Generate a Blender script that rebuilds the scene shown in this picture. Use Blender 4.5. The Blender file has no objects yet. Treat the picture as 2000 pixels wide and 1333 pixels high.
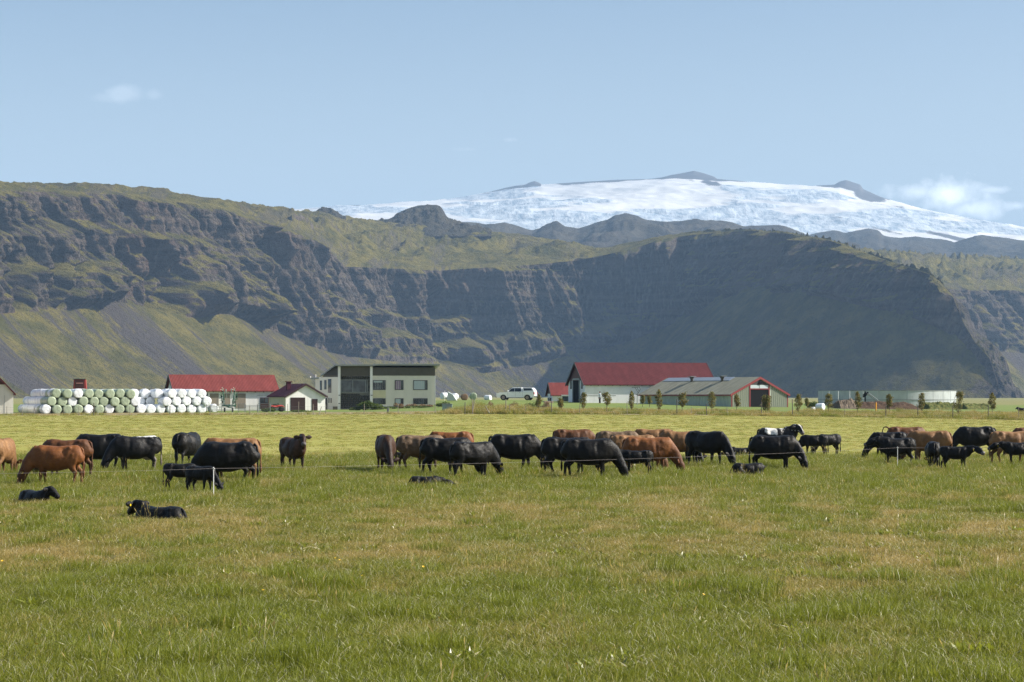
import bpy, bmesh, math, random
import numpy as np
from mathutils import Vector, Matrix, Euler

SC = bpy.context.scene
COL = SC.collection
F = 3889.0          # focal length in photo pixels (70 mm on a 36 mm sensor, 2000 px wide)
HY = 775.0          # photo row of the horizon
CZ = 2.7            # eye height

# ------------------------------------------------------------------ camera
cam = bpy.data.cameras.new('camera')
cam.lens = 70.0
cam.sensor_width = 36.0
cam.shift_y = (HY - 666.5) / 2000.0
cam.clip_start = 0.5
cam.clip_end = 60000.0
camo = bpy.data.objects.new('camera', cam)
camo.location = (0, 0, CZ)
camo.rotation_euler = (math.pi / 2, 0, 0)
COL.objects.link(camo)
SC.camera = camo

# ------------------------------------------------------------------ sun and sky
SUN_AZ = math.radians(86)      # from the view direction towards the right
SUN_EL = math.radians(35)
world = bpy.data.worlds.new('World')
SC.world = world
world.use_nodes = True
wn = world.node_tree.nodes
wl = world.node_tree.links
for n in list(wn):
    wn.remove(n)
w_out = wn.new('ShaderNodeOutputWorld')
w_bg = wn.new('ShaderNodeBackground')
w_bg.inputs['Strength'].default_value = 0.062
w_sky = wn.new('ShaderNodeTexSky')
w_sky.sky_type = 'NISHITA'
w_sky.sun_disc = False
w_sky.sun_elevation = SUN_EL
w_sky.sun_rotation = SUN_AZ
w_sky.altitude = 50
w_sky.air_density = 1.0
w_sky.dust_density = 2.2
w_sky.ozone_density = 1.0


def wmath(op, a=None, b=None):
    n = wn.new('ShaderNodeMath')
    n.operation = op
    for i, v in enumerate((a, b)):
        if v is None:
            continue
        if hasattr(v, 'links'):
            wl.new(v, n.inputs[i])
        else:
            n.inputs[i].default_value = v
    return n.outputs[0]


# soft clouds that belong to the sky: puffs at fixed sky directions, broken up by noise
w_tc = wn.new('ShaderNodeTexCoord')
w_noise = wn.new('ShaderNodeTexNoise')
w_noise.inputs['Scale'].default_value = 55.0
w_noise.inputs['Detail'].default_value = 7.0
w_noise.inputs['Roughness'].default_value = 0.55
wl.new(w_tc.outputs['Generated'], w_noise.inputs['Vector'])
mask = None
for (px, py, rx, ry, dens) in ((1852, 378, 84, 42, .85), (1795, 376, 64, 22, .55), (1895, 410, 62, 28, .6),
                               (1935, 371, 50, 9, .35),
                               (242, 184, 36, 16, .12), (302, 185, 18, 11, .07), (207, 191, 34, 10, .06),
                               (1988, 402, 34, 12, .5), (996, 274, 26, 7, .13), (915, 292, 30, 7, .10)):
    c = Vector(((px - 1000) / F, 1.0, (HY - py) / F))
    mp = wn.new('ShaderNodeVectorMath')
    mp.operation = 'SUBTRACT'
    wl.new(w_tc.outputs['Generated'], mp.inputs[0])
    mp.inputs[1].default_value = c.normalized()
    ml = wn.new('ShaderNodeVectorMath')
    ml.operation = 'MULTIPLY'
    wl.new(mp.outputs[0], ml.inputs[0])
    ml.inputs[1].default_value = (F / rx, F / rx, F / ry)
    le = wn.new('ShaderNodeVectorMath')
    le.operation = 'LENGTH'
    wl.new(ml.outputs[0], le.inputs[0])
    v = wmath('SUBTRACT', 1.0, le.outputs['Value'])
    nn = wmath('MULTIPLY', wmath('SUBTRACT', w_noise.outputs['Fac'], 0.5), 2.6)
    v = wmath('ADD', v, nn)
    v = wmath('MULTIPLY', v, dens * 1.3)
    v = wmath('MINIMUM', wmath('MAXIMUM', v, 0.0), dens)
    mask = v if mask is None else wmath('MAXIMUM', mask, v)
# the air near the horizon is paler all round
w_sep = wn.new('ShaderNodeSeparateXYZ')
wl.new(w_tc.outputs['Generated'], w_sep.inputs[0])
w_h = wn.new('ShaderNodeMapRange')
w_h.interpolation_type = 'SMOOTHSTEP'
wl.new(w_sep.outputs[2], w_h.inputs[0])
for i_, v_ in ((1, -.02), (2, .24), (3, .75), (4, 0.0)):
    w_h.inputs[i_].default_value = v_
w_pale = wn.new('ShaderNodeMix')
w_pale.data_type = 'RGBA'
wl.new(w_h.outputs[0], w_pale.inputs['Factor'])
wl.new(w_sky.outputs['Color'], w_pale.inputs[6])
w_pale.inputs[7].default_value = (7.2, 7.9, 7.9, 1)
w_mix = wn.new('ShaderNodeMix')
w_mix.data_type = 'RGBA'
wl.new(mask, w_mix.inputs['Factor'])
wl.new(w_pale.outputs[2], w_mix.inputs[6])
w_mix.inputs[7].default_value = (17.5, 17.8, 18.0, 1)
wl.new(w_mix.outputs[2], w_bg.inputs['Color'])
wl.new(w_bg.outputs[0], w_out.inputs['Surface'])

sl = bpy.data.lights.new('sun', 'SUN')
sl.energy = 5.0
sl.angle = math.radians(0.5)
sl.color = (1.0, 0.94, 0.84)
suno = bpy.data.objects.new('sun', sl)
sd = Vector((math.sin(SUN_AZ) * math.cos(SUN_EL), math.cos(SUN_AZ) * math.cos(SUN_EL), math.sin(SUN_EL)))
suno.rotation_euler = sd.to_track_quat('Z', 'Y').to_euler()
suno.location = (60, 20, 60)
COL.objects.link(suno)

SC.view_settings.view_transform = 'Standard'
SC.view_settings.look = 'None'
SC.view_settings.exposure = 1.08
SC.view_settings.gamma = 1
SC.view_settings.use_curve_mapping = False
SC.cycles.use_denoising = True
SC.cycles.denoising_input_passes = 'RGB_ALBEDO_NORMAL'
SC.cycles.denoising_prefilter = 'NONE'
SC.cycles.max_bounces = 6
SC.cycles.volume_bounces = 0
SC.cycles.transparent_max_bounces = 12


# ------------------------------------------------------------------ helpers
def tag(o, label=None, cat=None, group=None, kind=None):
    if label:
        o['label'] = label
    if cat:
        o['category'] = cat
    if group:
        o['group'] = group
    if kind:
        o['kind'] = kind
    return o


def empty(name, loc=(0, 0, 0), rz=0.0):
    o = bpy.data.objects.new(name, None)
    o.location = loc
    o.rotation_euler = (0, 0, rz)
    o.empty_display_size = 0.3
    COL.objects.link(o)
    return o


def link(name, me, parent=None, mat=None):
    o = bpy.data.objects.new(name, me)
    COL.objects.link(o)
    if mat is not None and len(me.materials) == 0:
        me.materials.append(mat)
    if parent is not None:
        o.parent = parent
    return o


def wx(px, D):
    return (px - 1000.0) / F * D


def wz(py, D):
    return CZ + (HY - py) / F * D


def lerp_table(x, xs, ys):
    return np.interp(x, xs, ys)


# numpy gradient noise
_rng = np.random.RandomState(7)
_P = _rng.permutation(4096).astype(np.int64)
_G = _rng.normal(size=(4096, 3))
_G /= np.linalg.norm(_G, axis=1)[:, None]


def perlin(x, y, z=0.0):
    x, y, z = np.broadcast_arrays(np.asarray(x, float), np.asarray(y, float), np.asarray(z, float))
    xi = np.floor(x).astype(np.int64)
    yi = np.floor(y).astype(np.int64)
    zi = np.floor(z).astype(np.int64)
    xf, yf, zf = x - xi, y - yi, z - zi
    u = xf * xf * xf * (xf * (xf * 6 - 15) + 10)
    v = yf * yf * yf * (yf * (yf * 6 - 15) + 10)
    w = zf * zf * zf * (zf * (zf * 6 - 15) + 10)
    out = 0
    for dx in (0, 1):
        a1 = _P[(xi + dx) & 4095]
        wx_ = u if dx else 1 - u
        for dy in (0, 1):
            a2 = _P[(a1 + yi + dy) & 4095]
            wy_ = v if dy else 1 - v
            for dz in (0, 1):
                g = _G[_P[(a2 + zi + dz) & 4095]]
                wz_ = w if dz else 1 - w
                out = out + wx_ * wy_ * wz_ * (g[..., 0] * (xf - dx) + g[..., 1] * (yf - dy) + g[..., 2] * (zf - dz))
    return out * 1.6


def fbm(x, y, z=0.0, oct=4, gain=0.5):
    a, s, t = 1.0, 0.0, 0.0
    f = 1.0
    for i in range(oct):
        s = s + a * perlin(x * f + 17.3 * i, y * f + 5.1 * i, z * f if np.ndim(z) or z else 3.7 * i)
        t += a
        a *= gain
        f *= 2.03
    return s / t


def ridged(x, y, oct=4, gain=0.5):
    a, s, t, f = 1.0, 0.0, 0.0, 1.0
    for i in range(oct):
        s = s + a * (1 - np.abs(perlin(x * f + 31.7 * i, y * f + 11.9 * i, 2.2 * i)) * 2)
        t += a
        a *= gain
        f *= 2.1
    return s / t


def grid_mesh(name, X, Y, Z, uv=None, attrs=None, smooth=True):
    R, C = X.shape
    co = np.stack([X, Y, Z], -1).reshape(-1, 3).astype(np.float32)
    idx = np.arange(R * C).reshape(R, C)
    q = np.stack([idx[:-1, :-1], idx[:-1, 1:], idx[1:, 1:], idx[1:, :-1]], -1).reshape(-1, 4)
    me = bpy.data.meshes.new(name)
    me.vertices.add(len(co))
    me.vertices.foreach_set('co', co.ravel())
    me.loops.add(q.size)
    me.loops.foreach_set('vertex_index', q.ravel().astype(np.int32))
    me.polygons.add(len(q))
    me.polygons.foreach_set('loop_start', (np.arange(len(q)) * 4).astype(np.int32))
    me.polygons.foreach_set('loop_total', np.full(len(q), 4, np.int32))
    me.polygons.foreach_set('use_smooth', np.full(len(q), smooth, bool))
    me.update(calc_edges=True)
    if uv is not None:
        l = me.uv_layers.new(name='st')
        uvs = np.stack(uv, -1).reshape(-1, 2)[q.ravel()].astype(np.float32)
        l.data.foreach_set('uv', uvs.ravel())
    for k, a in (attrs or {}).items():
        at = me.attributes.new(k, 'FLOAT', 'POINT')
        at.data.foreach_set('value', a.astype(np.float32).ravel())
    return me


# ------------------------------------------------------------------ node material helper
class NM:
    def __init__(s, name, rough=0.8, spec=0.3):
        s.m = bpy.data.materials.new(name)
        s.m.use_nodes = True
        s.nt = s.m.node_tree
        s.n = s.nt.nodes
        s.l = s.nt.links
        s.b = s.n['Principled BSDF']
        s.b.inputs['Roughness'].default_value = rough
        s.b.inputs['Specular IOR Level'].default_value = spec

    def set(s, node, inp, v):
        if v is None:
            return
        if hasattr(v, 'links'):
            s.l.new(v, node.inputs[inp])
        else:
            node.inputs[inp].default_value = v

    def math(s, op, a, b=None, c=None, clamp=False):
        n = s.n.new('ShaderNodeMath')
        n.operation = op
        n.use_clamp = clamp
        s.set(n, 0, a)
        s.set(n, 1, b)
        s.set(n, 2, c)
        return n.outputs[0]

    def ramp(s, v, lo, hi, a=0.0, b=1.0):
        n = s.n.new('ShaderNodeMapRange')
        n.interpolation_type = 'SMOOTHSTEP'
        s.set(n, 0, v)
        s.set(n, 1, lo)
        s.set(n, 2, hi)
        s.set(n, 3, a)
        s.set(n, 4, b)
        return n.outputs[0]

    def mix(s, f, a, b):
        n = s.n.new('ShaderNodeMix')
        n.data_type = 'RGBA'
        s.set(n, 0, f)
        for i, c in ((6, a), (7, b)):
            if isinstance(c, tuple) and len(c) == 3:
                c = c + (1,)
            s.set(n, i, c)
        return n.outputs[2]

    def pos(s):
        return s.n.new('ShaderNodeNewGeometry').outputs['Position']

    def obj(s):
        return s.n.new('ShaderNodeTexCoord').outputs['Object']

    def uv(s):
        return s.n.new('ShaderNodeTexCoord').outputs['UV']

    def scale(s, v, sc, off=(0, 0, 0)):
        n = s.n.new('ShaderNodeVectorMath')
        n.operation = 'MULTIPLY_ADD'
        s.set(n, 0, v)
        n.inputs[1].default_value = sc
        n.inputs[2].default_value = off
        return n.outputs[0]

    def noise(s, v, scale, detail=4, rough=0.55, dist=0.0):
        n = s.n.new('ShaderNodeTexNoise')
        s.set(n, 'Vector', v)
        n.inputs['Scale'].default_value = scale
        n.inputs['Detail'].default_value = detail
        n.inputs['Roughness'].default_value = rough
        n.inputs['Distortion'].default_value = dist
        return n.outputs['Fac']

    def sep(s, v):
        n = s.n.new('ShaderNodeSeparateXYZ')
        s.set(n, 0, v)
        return n.outputs

    def attr(s, name, typ='GEOMETRY'):
        n = s.n.new('ShaderNodeAttribute')
        n.attribute_name = name
        n.attribute_type = typ
        return n

    def bump(s, h, strength=0.5, dist=0.1):
        n = s.n.new('ShaderNodeBump')
        n.inputs['Strength'].default_value = strength
        n.inputs['Distance'].default_value = dist
        s.set(n, 'Height', h)
        s.l.new(n.outputs[0], s.b.inputs['Normal'])

    def color(s, c):
        if isinstance(c, tuple) and len(c) == 3:
            c = c + (1,)
        s.set(s.b, 'Base Color', c)
        return s.m


def mat_simple(name, c, rough=0.7, spec=0.3, var=0.15, scale=2.0, metal=0.0, bump=0.0, dirt=None):
    k = NM(name, rough, spec)
    k.b.inputs['Metallic'].default_value = metal
    n = k.noise(k.obj(), scale, 5, 0.6)
    d = tuple(x * (1 - var) for x in c)
    u = tuple(min(1, x * (1 + var)) for x in c)
    col = k.mix(n, d, u)
    if dirt:
        n2 = k.noise(k.scale(k.obj(), (1, 1, .25)), scale * 1.7, 6, 0.65)
        col = k.mix(k.ramp(n2, .52, .75, 0, dirt[1]), col, dirt[0])
    if bump:
        k.bump(n, bump, 0.02)
    return k.color(col)
# ------------------------------------------------------------------ ground
G_PX = np.array([-600, 0, 500, 700, 830, 960, 1100, 1300, 1550, 1750, 2000, 2600.])
G_D = np.array([0, 100, 160, 225, 240, 262, 280, 316, 400, 700, 60000.])
G_Z = np.array([
    # px   -600    0     500    700    830   960   1100  1300  1550  1750  2000  2600
    [0,     0,     0,    0,     0,     0,    0,    0,    0,    0,    0,    0],
    [0,     0,     0,    0,     0,     0,    0,    0,    0,    0,    0,    0],
    [.22,   .26,   .28,  .30,   .30,   .30,  .28,  .26,  .18,  .10,  -.01, -.1],
    [.45,   .52,   .60,  .66,   .68,   .70,  .66,  .60,  .45,  .25,  -.02, -.2],
    [.70,   .74,   .76,  .84,   .92,   .95,  .86,  .80,  .72,  .66,  .50,  .4],
    [.74,   .78,   .80,  .88,   1.25,  1.7,  1.25, 1.1,  .95,  .75,  .55,  .4],
    [.78,   .84,   .86,  .92,   1.5,   2.15, 1.55, 1.35, 1.1,  .82,  .60,  .5],
    [.90,   .95,   1.0,  1.1,   1.8,   2.2,  1.85, 1.72, 1.3,  .90,  .70,  .6],
    [.95,   1.0,   1.0,  1.2,   1.9,   2.1,  1.9,  1.7,  1.3,  1.0,  .80,  .8],
    [.95,   1.0,   1.0,  1.1,   1.4,   1.5,  1.4,  1.3,  1.1,  1.0,  .9,   .9],
    [.95,   1.0,   1.0,  1.0,   1.0,   1.0,  1.0,  1.0,  1.0,  1.0,  1.0,  1.0],
])


def ground_z(x, y):
    x = np.asarray(x, float)
    y = np.asarray(y, float)
    d = np.maximum(y, 1.0)
    px = np.clip(1000 + x / d * F, -599, 2599)
    d = np.clip(d, 0, 59999)
    i = np.clip(np.searchsorted(G_D, d) - 1, 0, len(G_D) - 2)
    j = np.clip(np.searchsorted(G_PX, px) - 1, 0, len(G_PX) - 2)
    a = (d - G_D[i]) / (G_D[i + 1] - G_D[i])
    b = (px - G_PX[j]) / (G_PX[j + 1] - G_PX[j])
    z = (G_Z[i, j] * (1 - a) * (1 - b) + G_Z[i, j + 1] * (1 - a) * b + G_Z[i + 1, j] * a * (1 - b) + G_Z[i + 1, j + 1] * a * b)
    near = np.clip((230 - y) / 30, 0, 1)
    z = z + near * (.07 * perlin(x / 7.0, y / 9.0) + .035 * perlin(x / 1.9, y / 2.1))
    return z


def gz(x, y):
    return float(ground_z(x, y))


yr = np.concatenate([np.linspace(-60, 8, 8), 10 * (240 / 10.) ** (np.linspace(0, 1, 330)), np.linspace(242, 420, 90),
                     420 * (30000 / 420.) ** (np.linspace(0.02, 1, 40))])
cc = np.linspace(-1, 1, 301)
cc = np.sign(cc) * (np.abs(cc) ** 1.0)
half = np.where(yr < 420, np.maximum(.34 * yr, 16) + 30, .34 * yr + 30 + (yr - 420) * 1.2)
GX = cc[None, :] * half[:, None]
GY = np.repeat(yr[:, None], len(cc), 1)
GZ = ground_z(GX, GY)
GZ[GY > 1500] = GZ[GY > 1500] - 0.0


def ground_mat():
    k = NM('ground_grass', .9, .15)
    p = k.pos()
    xyz = k.sep(p)
    y = xyz[1]
    n1 = k.noise(k.scale(p, (.05, .09, 1)), 1.0, 5, .6)
    n2 = k.noise(k.scale(p, (.5, .9, 1)), 1.0, 5, .7)
    n3 = k.noise(k.scale(p, (2.2, 3.4, 1)), 1.0, 5, .75)
    n4 = k.noise(k.scale(p, (7, 9, 1)), 1.0, 4, .75)
    # mown hay field
    mown = k.mix(k.ramp(n2, .3, .72), (.235, .226, .050), (.300, .282, .072))
    mown = k.mix(k.ramp(n3, .50, .68, 0, .8), mown, (.215, .245, .060))
    mown = k.mix(k.ramp(n4, .56, .76, 0, .75), mown, (.120, .125, .040))
    mown = k.mix(k.ramp(n1, .45, .75, 0, .5), mown, (.33, .295, .115))
    # soil and thatch under the long grass
    soil = k.mix(n3, (.075, .078, .026), (.13, .11, .045))
    wob = k.math('MULTIPLY_ADD', n1, 26, -13)
    wob = k.math('ADD', wob, k.math('MULTIPLY_ADD', n2, 8, -4))
    yy = k.math('ADD', y, wob)
    c = k.mix(k.ramp(yy, 82, 96), soil, mown)
    # lawn and rough land behind the fence
    lawn = k.mix(k.ramp(n2, .35, .65), (.110, .165, .035), (.17, .20, .055))
    rough = k.mix(k.ramp(n3, .4, .6), (.13, .12, .05), (.28, .22, .12))
    c = k.mix(k.ramp(y, 225.0, 226.5), c, rough)
    c = k.mix(k.ramp(k.math('ADD', y, k.math('MULTIPLY_ADD', n2, 3, -1.5)), 240.0, 241.5), c, lawn)
    farc = k.mix(k.ramp(n1, .4, .6), (.16, .17, .055), (.22, .20, .085))
    c = k.mix(k.ramp(y, 400, 480), c, farc)
    h = k.math('ADD', k.math('MULTIPLY', n3, .5), k.math('MULTIPLY', n4, .3))
    k.bump(h, .35, .08)
    return k.color(c)


ground = link('ground', grid_mesh('ground', GX, GY, GZ), None, ground_mat())
tag(ground, kind='structure')

# ------------------------------------------------------------------ mountains


def mountain_mat(name, strength=1.0, green=1.0, bare=0.0):
    k = NM(name, .95, .08)
    p = k.pos()
    g = k.n.new('ShaderNodeNewGeometry')
    nz = k.sep(g.outputs['Normal'])[2]
    uv = k.uv()
    tal = k.attr('talus').outputs['Fac']
    hum = k.attr('lush').outputs['Fac']
    nbig = k.noise(p, .006, 4, .6)
    nmid = k.noise(p, .03, 6, .62)
    nfin = k.noise(p, .16, 6, .7)
    nvf = k.noise(p, .6, 4, .7)
    streak = k.noise(k.scale(uv, (.011, .0032, 1)), 1.0, 7, .66, .5)
    streak2 = k.noise(k.scale(uv, (.16, .016, 1)), 1.0, 5, .65, .2)
    uv0 = k.attr('along').outputs['Fac']
    cv = k.n.new('ShaderNodeCombineXYZ')
    k.l.new(uv0, cv.inputs[0])
    k.l.new(k.sep(p)[2], cv.inputs[1])
    colm = k.noise(k.scale(cv.outputs[0], (.26, .045, 1)), 1.0, 5, .72)
    band = k.noise(k.scale(p, (.004, .004, .11)), 1.0, 5, .6)
    rock = k.mix(k.ramp(band, .35, .65), (.032, .026, .023), (.105, .082, .066))
    rock = k.mix(k.ramp(colm, .45, .68), rock, (.145, .122, .100))
    rock = k.mix(k.ramp(nfin, .5, .75, 0, .8), rock, (.020, .018, .017))
    rock = k.mix(k.ramp(nbig, .52, .68, 0, .45), rock, (.135, .088, .068))
    grass = k.mix(k.ramp(nmid, .35, .65), (.074, .070, .018), (.158, .132, .034))
    grass = k.mix(k.ramp(nfin, .5, .7, 0, .75), grass, (.032, .033, .011))
    scree = k.mix(nfin, (.052, .044, .041), (.095, .080, .073))
    scree = k.mix(k.ramp(nvf, .55, .72, 0, .6), scree, (.055, .052, .054))
    # grass holds where it is not too steep; scree streaks run down the slopes
    gm = k.math('ADD', nz, k.math('MULTIPLY_ADD', nmid, .55, -.275))
    gm = k.math('ADD', gm, k.math('MULTIPLY_ADD', nfin, .42, -.21))
    gm = k.math('ADD', gm, k.math('MULTIPLY', hum, .2 * green))
    gm = k.math('SUBTRACT', gm, k.math('MULTIPLY', k.attr('craggy').outputs['Fac'], .17))
    gmask = k.ramp(gm, .50, .64)
    sc = k.math('ADD', k.math('MULTIPLY', streak, .62), k.math('MULTIPLY', streak2, .38))
    sc = k.math('ADD', sc, k.math('MULTIPLY_ADD', nfin, .12, -.06))
    smask = k.math('MULTIPLY', k.ramp(sc, .505, .56), tal)
    soft = k.mix(smask, grass, scree)
    c = k.mix(gmask, rock, soft)
    if bare:
        c = k.mix(bare, c, k.mix(nmid, (.030, .028, .028), (.062, .056, .054)))
    h = k.math('ADD', k.math('MULTIPLY', nfin, 1.0), k.math('MULTIPLY', nvf, .45))
    h = k.math('ADD', h, k.math('MULTIPLY', nmid, 1.2))
    k.bump(h, 1.0 * strength, 6.5)
    return k.color(c)


def escarpment(name, tab, sky, ncol, rows, sky_w, gullies, mat, seed=0.0, amp=1.0, face=None, benches=(), shear=0.0):
    """tab: px, distance, row of cliff foot, row of cliff rim, setback, roughness factor"""
    tab = np.array(tab, float)
    sx = wx(tab[:, 0], tab[:, 1])
    sy = tab[:, 1]
    seg = np.concatenate([[0], np.cumsum(np.hypot(np.diff(sx), np.diff(sy)))])
    s = np.linspace(0, seg[-1], ncol)

    def col(v, sm=25):
        r = np.interp(s, seg, v)
        kk = np.ones(sm) / sm
        rp = np.concatenate([np.full(sm, r[0]), r, np.full(sm, r[-1])])
        return np.convolve(rp, kk, 'same')[sm:-sm]
    bx, by = col(sx, 41), col(sy, 41)
    tx, ty = np.gradient(bx), np.gradient(by)
    tl = np.hypot(tx, ty)
    kk = np.ones(101) / 101
    nx, ny = ty / tl, -tx / tl            # outward (towards the eye / field)
    nx = np.convolve(np.pad(nx, 50, 'edge'), kk, 'valid')
    ny = np.convolve(np.pad(ny, 50, 'edge'), kk, 'valid')
    px = 1000 + bx / by * F
    zb = wz(col(tab[:, 2]), by)
    setb = col(tab[:, 4])
    ext = [(ta, tb, am * np.clip((px - pa) / 50, 0, 1) * np.clip((pb - px) / 50, 0, 1)) for (pa, pb, ta, tb, am) in benches]
    ry_ = by - ny * (setb + sum([e[2] for e in ext]) if ext else setb)
    tot = setb + (sum([e[2] for e in ext]) if ext else 0)
    px_r = 1000 + (bx - nx * tot) / ry_ * F
    zr = wz(np.interp(px_r, tab[:, 0], tab[:, 3]), ry_)
    rf = col(tab[:, 5])
    R0, R1, R2 = rows
    # talus
    t0 = np.linspace(0, 1, R0, endpoint=False)[:, None]
    t1 = np.linspace(0, 1, R1, endpoint=False)[:, None]
    t2 = np.linspace(0, 1, R2)[:, None] ** 1.3
    wtal = (zb - 0.0) / np.tan(np.radians(np.interp(px, [900, 1300, 1430, 1700], [31, 32, 37, 41])))
    prof = t0 ** 1.25
    TX = bx + nx * wtal * (1 - t0)
    TY = by + ny * wtal * (1 - t0)
    TZ = -1.5 + (zb + 1.5) * prof
    S = np.repeat(s[None, :], R0, 0)
    fan = fbm(S / 60 + seed, t0 * .8 + seed, oct=4) * 11 + ridged(S / 22, t0 * 2, oct=3) * 2.0
    e0 = np.sin(np.pi * np.clip(t0, 0, 1)) ** .7 * np.clip(zb / 60, .1, 1)
    TX = TX + nx * fan * e0
    TY = TY + ny * fan * e0
    # cliff
    H = np.maximum(zr - zb, .5)
    z1 = zb + H * t1
    lin = setb * t1
    for (ta, tb, am) in ext:
        tw = .05 * perlin(s / 130, seed + ta * 9) + .02 * perlin(s / 30, seed + ta * 19)
        q_ = np.clip((t1 - ta - tw) / (tb - ta), 0, 1)
        lin = lin + am * q_ * q_ * (3 - 2 * q_)
    zw = z1 + 7 * fbm(np.repeat(s[None, :], R1, 0) / 160 + seed, z1 / 300, oct=3)
    S1 = np.repeat(s[None, :], R1, 0)
    zshift = 0.16 * (z1 - zb)               # buttresses lean like the photo's
    Sg = S1 + zshift
    d = 0
    d = d + amp * rf * (ridged(Sg / 150 + seed, z1 / 420 + seed, 2, .4) - .45) * 44
    d = d + amp * rf * (.6 - ridged(Sg / 42 + seed * 2, z1 / 230, 4, .6)) * 32
    d = d + amp * rf * fbm(S1 / 13, z1 / 45, seed, oct=5, gain=.62) * 9.0
    d = d + amp * rf * (.6 - ridged(S1 / 13 + 3, z1 / 90, 3, .6)) * 14.0
    d = d + amp * np.minimum(rf, .8) * (.7 - ridged(S1 / 5.2, z1 / 24, 2, .6)) * 4.5
    # lava-flow ledges
    for per, am in ((26.0, 8.0), (10.5, 3.5)):
        ph = zw / per + .35 * perlin(S1 / 220, seed + per)
        fr = ph - np.floor(ph)
        st = np.where(fr < .76, fr * .30, .228 + (fr - .76) * 3.22) - fr
        mk = np.clip(.55 + 1.2 * perlin(S1 / 90 + per, z1 / 60 + seed), .1, 1.2)
        d = d - st * am * mk * rf * amp * -1.0 * -1.0
    for (p0, p1, w, dep, ta, tb) in gullies:
        pxr = 1000 + (bx - nx * lin) / (by - ny * lin) * F - (p0 * t1 + p1 * (1 - t1))
        pxr = pxr + 9 * perlin(S1 / 900, z1 / 28, p0)
        gshape = np.exp(-(np.abs(pxr) / w) ** 2.2)
        te = np.clip((t1 - ta) / .08, 0, 1) * np.clip((tb - t1) / .14, 0, 1)
        d = d - dep * gshape * te
    env = np.clip(t1 / .10, 0, 1) ** .8 * (0.35 + .65 * np.clip((1 - t1) / .06, 0, 1)) * np.clip(H / 60, 0, 1)
    d = d * env
    CX = bx - nx * lin + nx * d
    CY = by - ny * lin + ny * d
    CZ_ = z1 + 0.0
    # plateau slope
    rx, ryy = CX[-1], CY[-1]
    W = np.interp(px_r, sky_w[0], sky_w[1])
    ys = np.interp(px_r, sky[0], sky[1])
    dS = np.interp(px, sky[0], sky[1]) * 0 + (ryy + W)
    k2 = dS / ryy
    zs = wz(ys, dS)
    tot = setb + (sum([e[2] for e in ext]) if ext else 0)
    wj = np.clip(1 - t2 / .06, 0, 1)
    qx, qy = (bx - nx * tot) * (1 - wj) + rx * wj, (by - ny * tot) * (1 - wj) + ryy * wj
    PX = qx * (1 + (k2 - 1) * t2)
    PY = qy * (1 + (k2 - 1) * t2)
    zr1 = CZ_[-1]
    sh = t2 ** .85
    PZ = zr1 * (1 - sh) + zs * sh
    S2 = np.repeat(s[None, :], R2, 0)
    e2 = np.sin(np.pi * np.clip(t2, 0, 1)) ** .8
    vv_ = t2 * W / 150
    spur = (ridged(S2 / 150 + 4 + vv_ * .5, vv_ + seed, 4) - .5) * 34 + fbm(S2 / 34, vv_ * 4, oct=5, gain=.6) * 10
    PZ = PZ + spur * e2 * np.clip(W / 400, .12, 1)
    PZ[-4:] += (fbm(s / 26, s * 0 + 3.3, oct=5, gain=.6) * 5.0 + (ridged(s / 16, s * 0 + 6.6, 3) - .4) * 11 * np.interp(px, [0, 1250, 1480, 1900], [.15, .3, .8, 1.2])) * np.ones_like(s)
    PZ = np.maximum(PZ, 0.0 * PZ + np.minimum(zr1, PZ + 50) * .0)
    # back side
    BX = np.stack([PX[-1] * 1.03, PX[-1] * 1.25])
    BY = np.stack([PY[-1] * 1.03, PY[-1] * 1.25])
    BZ = np.stack([PZ[-1] - 10, PZ[-1] * .25 - 5])
    X = np.concatenate([TX, CX, PX, BX])
    Y = np.concatenate([TY, CY, PY, BY])
    Z = np.concatenate([TZ, CZ_, PZ, BZ])
    arc = np.concatenate([np.zeros((1, ncol)), np.cumsum(np.sqrt(np.diff(X, axis=0) ** 2 * .0 + np.diff(Y, axis=0) ** 2 * .9 + np.diff(Z, axis=0) ** 2), 0)])
    U = np.repeat(s[None, :], X.shape[0], 0) + shear * arc * np.interp(px, [0, 600, 1000, 1300], [1, 1, .2, -.5])[None, :]
    tal = np.concatenate([np.ones((R0, ncol)), np.full((R1, ncol), .35), np.full((R2, ncol), .7) * (1 - .6 * t2), np.zeros((2, ncol))])
    if face is not None:
        tal = tal * face(px)[None, :]
    lush = np.concatenate([np.full((R0, ncol), .5), np.repeat(np.clip(.75 - 1.3 * t1, 0, 1), ncol, 1) , np.full((R2, ncol), .3), np.zeros((2, ncol))])
    me = grid_mesh(name, X, Y, Z, uv=(U, arc), attrs={'talus': tal, 'lush': lush, 'along': np.repeat(s[None, :], X.shape[0], 0), 'craggy': np.concatenate([np.zeros((R0, ncol)), np.ones((R1, ncol)), np.zeros((R2 + 2, ncol))])})
    o = link(name, me, None, mat)
    tag(o, kind='structure')
    return o


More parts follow.
